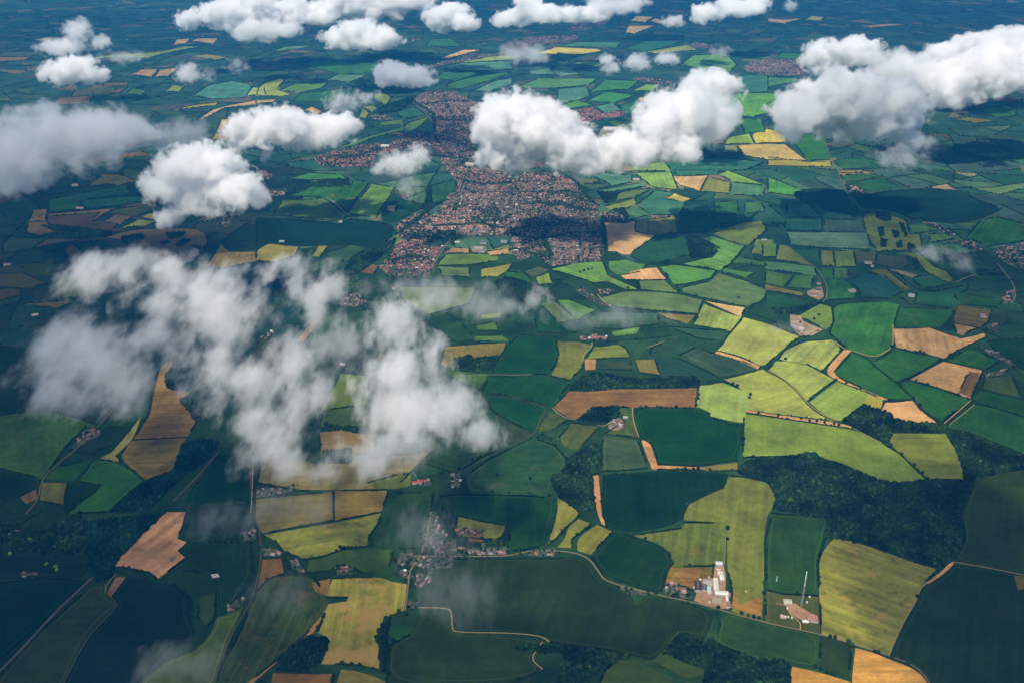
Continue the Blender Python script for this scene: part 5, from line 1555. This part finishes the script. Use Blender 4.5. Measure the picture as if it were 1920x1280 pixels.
# a row of houses never stands in a traced open field inside the town
A = np.array([(h[0], h[1]) for h in houses])
school = [ccw([ground(*p) for p in pts((480, 320), s)]) for s in ("1690,315 1820,305 1830,345 1720,355", "1680,300 1840,295 1850,360 1700,365")] + [ccw([ground(*p) for p in pts((960, 320), "130,640 220,600 300,620 260,660 140,670")])]
openin = inside_any(A, school)
houses = [h for h, b in zip(houses, openin) if not b]
BP = np.array([p for o, s_ in BELTS for L in [[ground(*q) for q in pts(o, s_)]] for a_, b_ in zip(L[:-1], L[1:]) for p in dens_side(a_, b_, max(1, int(math.hypot(a_[0] - b_[0], a_[1] - b_[1]) / 9)))])
RP = np.array([p for (wd, c_, *_), L in zip(ROADS, roadlines) if wd in (8, 9) and c_[0] >= 140 for a_, b_ in zip(L[:-1], L[1:]) for p in dens_side(a_, b_, max(1, int(math.hypot(a_[0] - b_[0], a_[1] - b_[1]) / 7)))])
houses = [h for h in houses if ((RP - (h[0], h[1])) ** 2).sum(1).min() > 14 ** 2]
houses = [h for h in houses if ((BP - (h[0], h[1])) ** 2).sum(1).min() > 19 ** 2]
houses.sort(key=lambda h: math.hypot(h[0], h[1]))
variants = {}
def house_me(w, d, h):
    k_ = (w, d, h)
    if k_ not in variants:
        variants[k_] = (mesh_np('wall', *house_wall(w, d, h), M_WALL), mesh_np('roof', *house_roof(w, d, h), M_ROOFO))
    return variants[k_]
SIZES = [(9, 7, 5), (11, 7.5, 5), (8, 7, 4.8), (14, 8, 5.2)]
def colour_word(c):
    if c[0] > .2 and c[0] > 2.2 * c[1]: return 'red-roofed'
    if c[0] > .27: return 'pale-roofed'
    if c[0] > 1.5 * c[1]: return 'brown-roofed'
    return 'grey-roofed'
house_labels = {}
n_house = 0
fw = []
for X, Y, a, st, lab, vil in houses:
    px, py = to_px(X, Y)
    rc = np.array(rng.choice(ROOFS[st])) * rng.uniform(.8, 1.25)
    if rng.random() < .025: rc = np.array((.60, .58, .55))
    wc = rng.choice(WALLS); sz = rng.choice(SIZES)
    if 0 < px < 1920 and 0 < py < 1280 and n_house < 290:
        n_house += 1
        t = empty('house', (X, Y, ZF + 2.2), a)
        wm, rm = house_me(*sz)
        ow = add('wall', wm, t); ow.color = (*wc, 1); orf = add('roof', rm, t); orf.color = (*rc, 1)
        l = colour_word(rc) + ' ' + (lab if vil else 'house in the ' + lab)
        tag(t, l, 'house', lab if vil else 'houses of the ' + lab)
        house_labels.setdefault(l, []).append((t, px, py))
    else: fw.append((X, Y, a, rc * np.array((1.12, .93, .85)), wc, sz))
settle(house_labels)
Vs, Fs, Cs, off = [], [], [], 0
HW = {s: house_wall(*s) for s in SIZES}; 
def simple_roof(w, d, h):
    a, b = w / 2 + .4, d / 2 + .4; g_ = h + d * .36 + .25
    return [(-a,-b,h-.1),(a,-b,h-.1),(a,0,g_),(-a,0,g_),(-a,b,h-.1),(a,b,h-.1)], [(0,1,2,3),(3,2,5,4)]
HR = {s: simple_roof(*s) for s in SIZES}
tris = []
for X, Y, a, rc, wc, sz in fw:
    ca, sa = math.cos(a), math.sin(a)
    for (bv, bf), cc in ((HW[sz], wc), (HR[sz], rc)):
        bv = np.array(bv); v = np.stack([bv[:, 0] * ca - bv[:, 1] * sa + X, bv[:, 0] * sa + bv[:, 1] * ca + Y, bv[:, 2] + ZF + 2.2], -1)
        Vs.append(v); Cs.append(np.tile(np.array(cc), (len(v), 1)))
        for f in bf:
            if len(f) == 4: tris += [(off + f[0], off + f[1], off + f[2]), (off + f[0], off + f[2], off + f[3])]
            else: tris += [(off + f[0], off + f[i], off + f[i + 1]) for i in range(1, len(f) - 1)]
        off += len(v)
o = add('far_town_houses', mesh_np('far_town_houses', np.concatenate(Vs), np.array(tris), M_ROOF, np.concatenate(Cs)))
tag(o, 'thousands of close-packed roofs of the town and the far villages', 'town houses', None, 'stuff')
for i, (w, st, de, lab, an) in enumerate(TOWNPOLY + VILPOLY):
    V = [(x, y, ZF + 2.02 + i * .004) for x, y in w]
    fc = []
    for t in tessellate_polygon([[Vector(v) for v in V]]):
        z = (Vector(V[t[1]]) - Vector(V[t[0]])).cross(Vector(V[t[2]]) - Vector(V[t[0]])).z; fc.append(t if z > 0 else t[::-1])
    tag(add('ground', mesh_np('settlement_ground', V, fc, M_TOWN)), kind='structure')

# ---------------------------------------------------------------- roads, lanes, tracks
def ribbon(line, wid, z):
    L = [Vector(p) for p in line]
    for _ in range(2):
        o_ = [L[0]]
        for i in range(1, len(L) - 1):
            o_.append(L[i] + (L[i - 1] - L[i]) * .25); o_.append(L[i] + (L[i + 1] - L[i]) * .25)
        L = o_ + [L[-1]]
    V, Fc = [], []
    for j, p in enumerate(L):
        d = (L[min(j + 1, len(L) - 1)] - L[max(j - 1, 0)])
        if d.length < 1e-6: d = Vector((1, 0))
        d.normalize(); n = Vector((-d.y, d.x)) * wid / 2
        V += [(p.x + n.x, p.y + n.y, z), (p.x - n.x, p.y - n.y, z)]
        if j: b = j * 2; Fc.append((b - 2, b - 1, b + 1, b))
    return V, Fc
for i, (w, a) in enumerate(margins):      # the uncropped strip just inside the hedge
    q = []
    for j in range(len(w)):
        A, B, C_ = Vector(w[j - 1]), Vector(w[j]), Vector(w[(j + 1) % len(w)])
        t = ((B - A).normalized() + (C_ - B).normalized())
        if t.length < .3: continue
        t.normalize(); q.append(tuple(B + Vector((-t.y, t.x)) * 11))
    if len(q) < 4: continue
    o = add('field_margin', mesh_np('field_margin', *ribbon(q + q[:1], 3.2, ZF + 2.3 + i * .003), M_ROAD)); tag(o, kind='structure')
    o.color = (a[0] * 2.0 + .006, a[1] * 1.6 + .006, a[2] * 1.5 + .003, 1)
for i, ((wid, rgb, name, org, s), L) in enumerate(zip(ROADS, roadlines)):
    o = add(name, mesh_np(name, *ribbon(L, wid * (.8 if name != 'railway' else 1), ZF + 2.5 + i * .006), M_ROAD)); tag(o, kind='structure')
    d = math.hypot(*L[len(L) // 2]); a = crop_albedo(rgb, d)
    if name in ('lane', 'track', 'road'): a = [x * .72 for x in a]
    if name == 'river': a = [.05, .08, .12]
    o.color = (*a, 1)

# ---------------------------------------------------------------- large roofs
def shed(px, py, wpx, dpx, rot, rgb, h, label):
    sl, dep = slant(px, py)
    w = wpx / 4 * sl / F * (1.0 if py > 860 else .8); d = dpx / 4 * sl / F / math.sin(dep) * (1.0 if py > 860 else .6)
    if py < 860 and d > w: d = w * .8
    X, Y = ground(px, py)
    t = empty('shed', (X, Y, ZF + 2.6), R(rot)); tag(t, label, 'shed', 'farm, works and school sheds')
    pitch = .16; a, b = w / 2, d / 2
    lng = w >= d
    rise = min(w, d) * pitch
    if lng: gab = [(-a, 0, h + rise), (a, 0, h + rise)]
    else: gab = [(0, -b, h + rise), (0, b, h + rise)]
    V = [(-a,-b,0),(a,-b,0),(a,b,0),(-a,b,0),(-a,-b,h),(a,-b,h),(a,b,h),(-a,b,h)] + gab
    Fc = [(0,1,5,4),(2,3,7,6),(1,2,6,9,5),(3,0,4,8,7)] if lng else [(0,1,5,8,4),(2,3,7,9,6),(1,2,6,5),(3,0,4,7)]
    ow = add('wall', mesh_np('wall', V, Fc, M_WALL), t); ow.color = (.42, .38, .33, 1)
    e = .5; A, B = a + e, b + e; z0, z1 = h + .15, h + rise + .4; th = .3
    if lng: RV = [(-A,-B,z0),(A,-B,z0),(A,0,z1),(-A,0,z1),(A,B,z0),(-A,B,z0)]; RF = [(0,1,2,3),(3,2,4,5)]
    else: RV = [(-A,B,z0),(-A,-B,z0),(0,-B,z1),(0,B,z1),(A,-B,z0),(A,B,z0)]; RF = [(0,1,2,3),(3,2,4,5)]
    n0 = len(RV); RV += [(x, y, z - th) for x, y, z in RV]
    RF += [tuple(n0 + i for i in f[::-1]) for f in RF]
    for i, j in ((0, 1), (1, 2), (2, 4), (4, 5), (5, 3), (3, 0)): RF.append((j, i, n0 + i, n0 + j))
    # roof lights and ridge vents along the covering
    rl = add('roof', mesh_np('roof', RV, RF, M_ROOFO), t)
    c = [x / .80 * (.62 if py > 860 else .45) for x in lin3(rgb)]; rl.color = (*[min(.72, x * .95) for x in c], 1)
    if min(w, d) > 12:
        u = max(w, d) * .36; hx, hy = (u, .6) if lng else (.6, u)
        VV = [(sx * hx, sy * hy, dz) for dz in (z1 - .3, z1 + .55) for sx, sy in ((-1, -1), (1, -1), (1, 1), (-1, 1))]
        VF = [(0, 1, 5, 4), (1, 2, 6, 5), (2, 3, 7, 6), (3, 0, 4, 7), (4, 5, 6, 7)]
        add('roof_vent', mesh_np('roof_vent', VV, VF, M_LATT), t)
    return t
shed_labels = {}
for org, cx_, cy_, w_, d_, rot, rgb, h_, lab in SHEDS:
    t = shed(org[0] + cx_ / 4, org[1] + cy_ / 4, w_, d_, rot, rgb, h_, lab); shed_labels.setdefault(lab, []).append((t, cx_, cy_))
settle(shed_labels)
# yards under them
YARDS = [((960,960),"1525,385 1580,385 1605,480 1600,590 1640,610 1640,720 1575,730 1420,690 1365,665 1420,500 1510,500",(180,140,110)),
 ((1440,960),"130,690 205,688 250,720 372,790 372,836 245,808 160,765",(176,138,120)),
 ((960,640),"745,590 800,575 840,600 835,650 790,672 730,660 715,625",(140,120,125)),
 ((1440,320),"165,1085 240,1090 260,1130 410,1195 330,1240 240,1240 170,1170",(175,150,130)),
 ((1440,320),"290,910 400,870 420,950 380,975 300,940",(150,120,110)),
 ((480,320),"1610,570 1720,565 1730,610 1680,635 1620,610",(140,120,120)),
 ((960,0),"670,965 800,950 890,1000 880,1030 780,1060 700,1080 640,1040",(150,150,150))]
for i, (org, s, rgb) in enumerate(YARDS):
    w = ccw([ground(*p) for p in pts(org, s)])
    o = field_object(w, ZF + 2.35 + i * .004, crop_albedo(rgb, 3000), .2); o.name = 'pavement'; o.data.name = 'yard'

# ---------------------------------------------------------------- the broadcasting mast
def tube(V, Fc, p0, p1, r0, r1, n=8):
    a = Vector(p1) - Vector(p0); u = a.orthogonal().normalized(); v = a.normalized().cross(u); b = len(V)
    for p, r_ in ((p0, r0), (p1, r1)):
        for e in range(n):
            q = Vector(p) + (u * math.cos(e * 2 * math.pi / n) + v * math.sin(e * 2 * math.pi / n)) * r_; V.append(tuple(q))
    for e in range(n): Fc.append((b + e, b + (e + 1) % n, b + n + (e + 1) % n, b + n + e))
    Fc.append(tuple(b + n + e for e in range(n)))
def mast(px, py, top_y, label, slim=False):
    X, Y = ground(px, py)
    lo, hi = 5, 400
    for _ in range(40):
        m = (lo + hi) / 2
        if to_px(X, Y, m)[1] > top_y: lo = m
        else: hi = m
    Ht = lo
    t = empty('radio_mast', (X, Y, ZF + 2.4)); tag(t, label, 'mast')
    if slim:
        V, Fc = [], []; tube(V, Fc, (0, 0, 0), (0, 0, Ht), 1.0, .7, 8); add('pole', mesh_np('pole', V, Fc, M_STEEL), t)
        V, Fc = [], []; tube(V, Fc, (0, 0, 0), (0, 0, .8), 2.2, 2.0, 8); add('footing', mesh_np('footing', V, Fc, M_LATT), t); return
    V, Fc = [], []; w0, w1 = 2.3, 1.1; zt = Ht * .58
    cor = [(-1, -1), (1, -1), (1, 1), (-1, 1)]
    for sx, sy in cor: tube(V, Fc, (sx * w0, sy * w0, 0), (sx * w1, sy * w1, zt), .3, .22, 5)
    nb = 12
    for i in range(nb):
        z0, z1 = zt * i / nb, zt * (i + 1) / nb; a, b = w0 + (w1 - w0) * i / nb, w0 + (w1 - w0) * (i + 1) / nb
        for q in range(4):
            (x0, y0), (x1, y1) = cor[q], cor[(q + 1) % 4]
            tube(V, Fc, (x0 * a, y0 * a, z0), (x1 * b, y1 * b, z1), .12, .12, 4)
            tube(V, Fc, (x1 * a, y1 * a, z0), (x0 * b, y0 * b, z1), .12, .12, 4)
            tube(V, Fc, (x0 * b, y0 * b, z1), (x1 * b, y1 * b, z1), .12, .12, 4)
    add('lattice_tower', mesh_np('lattice_tower', V, Fc, M_LATT), t)
    for z0, z1, r0 in ((.58, .70, 1.1), (.76, 1.0, 1.3)):
        V, Fc = [], []; tube(V, Fc, (0, 0, Ht * z0), (0, 0, Ht * z1), r0, r0, 12); add('aerial_shroud', mesh_np('aerial_shroud', V, Fc, M_STEEL), t)
    for z0, z1, r0 in ((.575, .60, 2.6), (.70, .76, 1.2), (.715, .735, 2.3)):
        V, Fc = [], []; tube(V, Fc, (0, 0, Ht * z0), (0, 0, Ht * z1), r0, r0, 10); add('collar', mesh_np('collar', V, Fc, M_LATT), t)
mast(1502.4, 1137.5, 1072.2, 'tall white-topped lattice mast rising from the small compound')
mast(1456, 1090, 1081, 'short white pole standing in the dark green field left of the mast', True)

# ---------------------------------------------------------------- air
if HAZE_D > 0:
    hz = bpy.data.materials.new('hazy_air'); hz.use_nodes = True; t_ = hz.node_tree; t_.nodes.clear()
    pv = t_.nodes.new('ShaderNodeVolumePrincipled'); pv.inputs['Color'].default_value = (*HAZE_COL, 1)
    pv.inputs['Density'].default_value = HAZE_D; pv.inputs['Anisotropy'].default_value = 0.0
    oo = t_.nodes.new('ShaderNodeOutputMaterial'); t_.links.new(pv.outputs[0], oo.inputs['Volume'])
    x0, x1, y0, y1, z0, z1 = -GX - 50, GX + 50, GY0 - 50, GY1 + 50, -1.0, H + 60
    V = [(x0,y0,z0),(x1,y0,z0),(x1,y1,z0),(x0,y1,z0),(x0,y0,z1),(x1,y0,z1),(x1,y1,z1),(x0,y1,z1)]
    o = add('haze', mesh_np('haze', V, [(3,2,1,0),(4,5,6,7),(0,1,5,4),(1,2,6,5),(2,3,7,6),(3,0,4,7)], hz)); tag(o, 'thin blue air filling the whole view', 'haze', None, 'stuff')

# ---------------------------------------------------------------- clouds
BASE_ALT = 500.0
KIND = {  #  extinction /m, edge width, noise amount, noise scale, noise middle, step rate, swelling
 'c': (.036, .42, 3.6, 1.5, .475, .14, 1.06),
 's': (.017, .75, 3.8, 1.6, .465, .17, 1.12),
 'x': (.0140, 1.0, 4.6, 1.5, .465, .18, 1.26),
 'w': (.0092, 1.1, 5.2, 1.6, .480, .18, 1.34),
 'v': (.0042, 1.1, 4.8, 1.8, .46, .22, 1.5),
 'm': (.0024, 1.1, 4.8, 1.9, .46, .22, 1.5),
}
def cloud(idx, label, kind, base_y, puffs):
    r = random.Random(100 + idx)
    rho, edge, amp, nsc, mid, step, swell = KIND[kind]; g_ = 0.0
    puffs = [(x, y, rx * swell, ry * swell) for x, y, rx, ry in puffs]
    d0 = ray(960, base_y); t = (H - BASE_ALT) / -d0.z; dist = d0.y * t      # ground distance of the cloud's front foot
    upright = base_y < 430
    P = []
    for (x, y, rx, ry) in puffs:
        dr = ray(x, y)
        if upright:
            # heaped clouds stand upright: same distance, height from the row
            tt = (dist * r.uniform(1.0, 1.035)) / dr.y
            c = EYE + dr * tt; sc = dr.length * tt / F
            dep = math.asin(-dr.normalized().z)
            rz = ry * sc / math.cos(dep); P.append((c, (rx * sc, rx * sc * .8 + 30, rz)))
        else:
            alt = BASE_ALT + r.uniform(20, 90)
            tt = (H - alt) / -dr.z; c = EYE + dr * tt; sc = dr.length * tt / F
            dep = math.asin(-dr.normalized().z)
            rz = min(rx, ry) * sc * .8
            b = max(((ry * sc) ** 2 - (rz * math.cos(dep)) ** 2), (ry * sc * .5) ** 2) ** .5 / math.sin(dep)
            P.append((c, (rx * sc, b, rz)))
    C = sum((p[0] for p in P), Vector()) / len(P)
    k = NT('cloud_' + str(idx))
    pos = k.n('ShaderNodeTexCoord').outputs['Object']
    msz = sorted(p[1][0] for p in P)[len(P) // 2]
    d = None
    for c, rad in P:
        q = k.vmath('MULTIPLY', k.vmath('SUBTRACT', pos, c - C), tuple(1 / x for x in rad))
        v = k.math('SUBTRACT', 1.0, k.vmath('LENGTH', q))
        if d is None: d = v
        else:
            nd = k.n('ShaderNodeMath', operation='SMOOTH_MAX'); k.l(d, nd.inputs[0]); k.l(v, nd.inputs[1]); nd.inputs[2].default_value = .22; d = nd.outputs[0]
    off_ = k.vmath('ADD', pos, (idx * 731.0, idx * 317.0, 0))
    if kind in 'wvxm':   # drawn out by the wind
        mp = k.n('ShaderNodeMapping'); mp.inputs['Rotation'].default_value = (0, 0, R(35)); mp.inputs['Scale'].default_value = (1.0, .36, 1.1); k.l(off_, mp.inputs[0]); off_ = mp.outputs[0]
    nz = k.noise(off_, nsc / max(msz, 60), 8, .65 if kind in 'cs' else .68)
    d = k.math('ADD', d, k.math('MULTIPLY', k.math('SUBTRACT', nz, mid), amp))
    if kind == 'c':
        lowz = min(c.z - rad[2] for c, rad in P) - C.z
    dens = k.rng(d, 0.0, edge, 0.0, rho, True)
    pv = k.n('ShaderNodeVolumePrincipled'); pv.inputs['Color'].default_value = (1, 1, 1, 1); pv.inputs['Anisotropy'].default_value = g_
    k.l(dens, pv.inputs['Density']); k.l(pv.outputs[0], k.out.inputs['Volume'])
    k.m.cycles.volume_step_rate = step
    # the shell the vapour fills: the puffs swollen and fused into one skin
    Vs, Fs, o_ = [], [], 0
    sw = 1.0 + (.42 if kind in 'cs' else .5)
    for c, rad in P:
        v = I2[0] * np.array(rad) * sw + np.array(c - C); Vs.append(v); Fs.append(I2[1] + o_); o_ += len(v)
    tmp = bpy.data.objects.new('tmp', mesh_np('tmp', np.concatenate(Vs), np.concatenate(Fs), None)); COL.objects.link(tmp)
    md = tmp.modifiers.new('r', 'REMESH'); md.mode = 'VOXEL'; md.voxel_size = max(18, min(min(p[1]) for p in P) / 3.0)
    bpy.context.view_layer.update()
    me = bpy.data.meshes.new_from_object(tmp.evaluated_get(bpy.context.evaluated_depsgraph_get()))
    bpy.data.objects.remove(tmp)
    me.name = 'cloud'; me.materials.clear(); me.materials.append(k.m)
    o = add('cloud', me); o.location = C
    tag(o, label, 'cloud', 'clouds drifting between the aircraft and the ground')
for i, (px, py, a, b, tau) in enumerate(SHADE):  # unseen decks added overhead to darken the left and the edges
    gx, gy, X, Y = deck_pos(px, py)
    v, f = lumpy(I2, 300 + i, .22); th = 140.0
    v = np.where(v[:, 2:3] < -.4499, v, v)
    km = bpy.data.materials.new('added_shade_cloud'); km.use_nodes = True; t_ = km.node_tree; t_.nodes.clear()
    pv = t_.nodes.new('ShaderNodeVolumePrincipled'); pv.inputs['Color'].default_value = (1, 1, 1, 1); pv.inputs['Density'].default_value = tau / (2 * th) * sd.z
    oo = t_.nodes.new('ShaderNodeOutputMaterial'); t_.links.new(pv.outputs[0], oo.inputs['Volume'])
    o = add('added_shade_cloud', mesh_np('added_shade_cloud', v * np.array((a, b, th)), f, km)); o.location = (X, Y, DECK)
    tag(o, 'unseen deck of cloud added above the aircraft to shade the land', 'added shade cloud', 'unseen clouds added overhead for shade')
if USE_CLOUDS:
    for i, (lab, kd, by, pf) in enumerate(CLOUDS): cloud(i, lab, kd, by, pf)
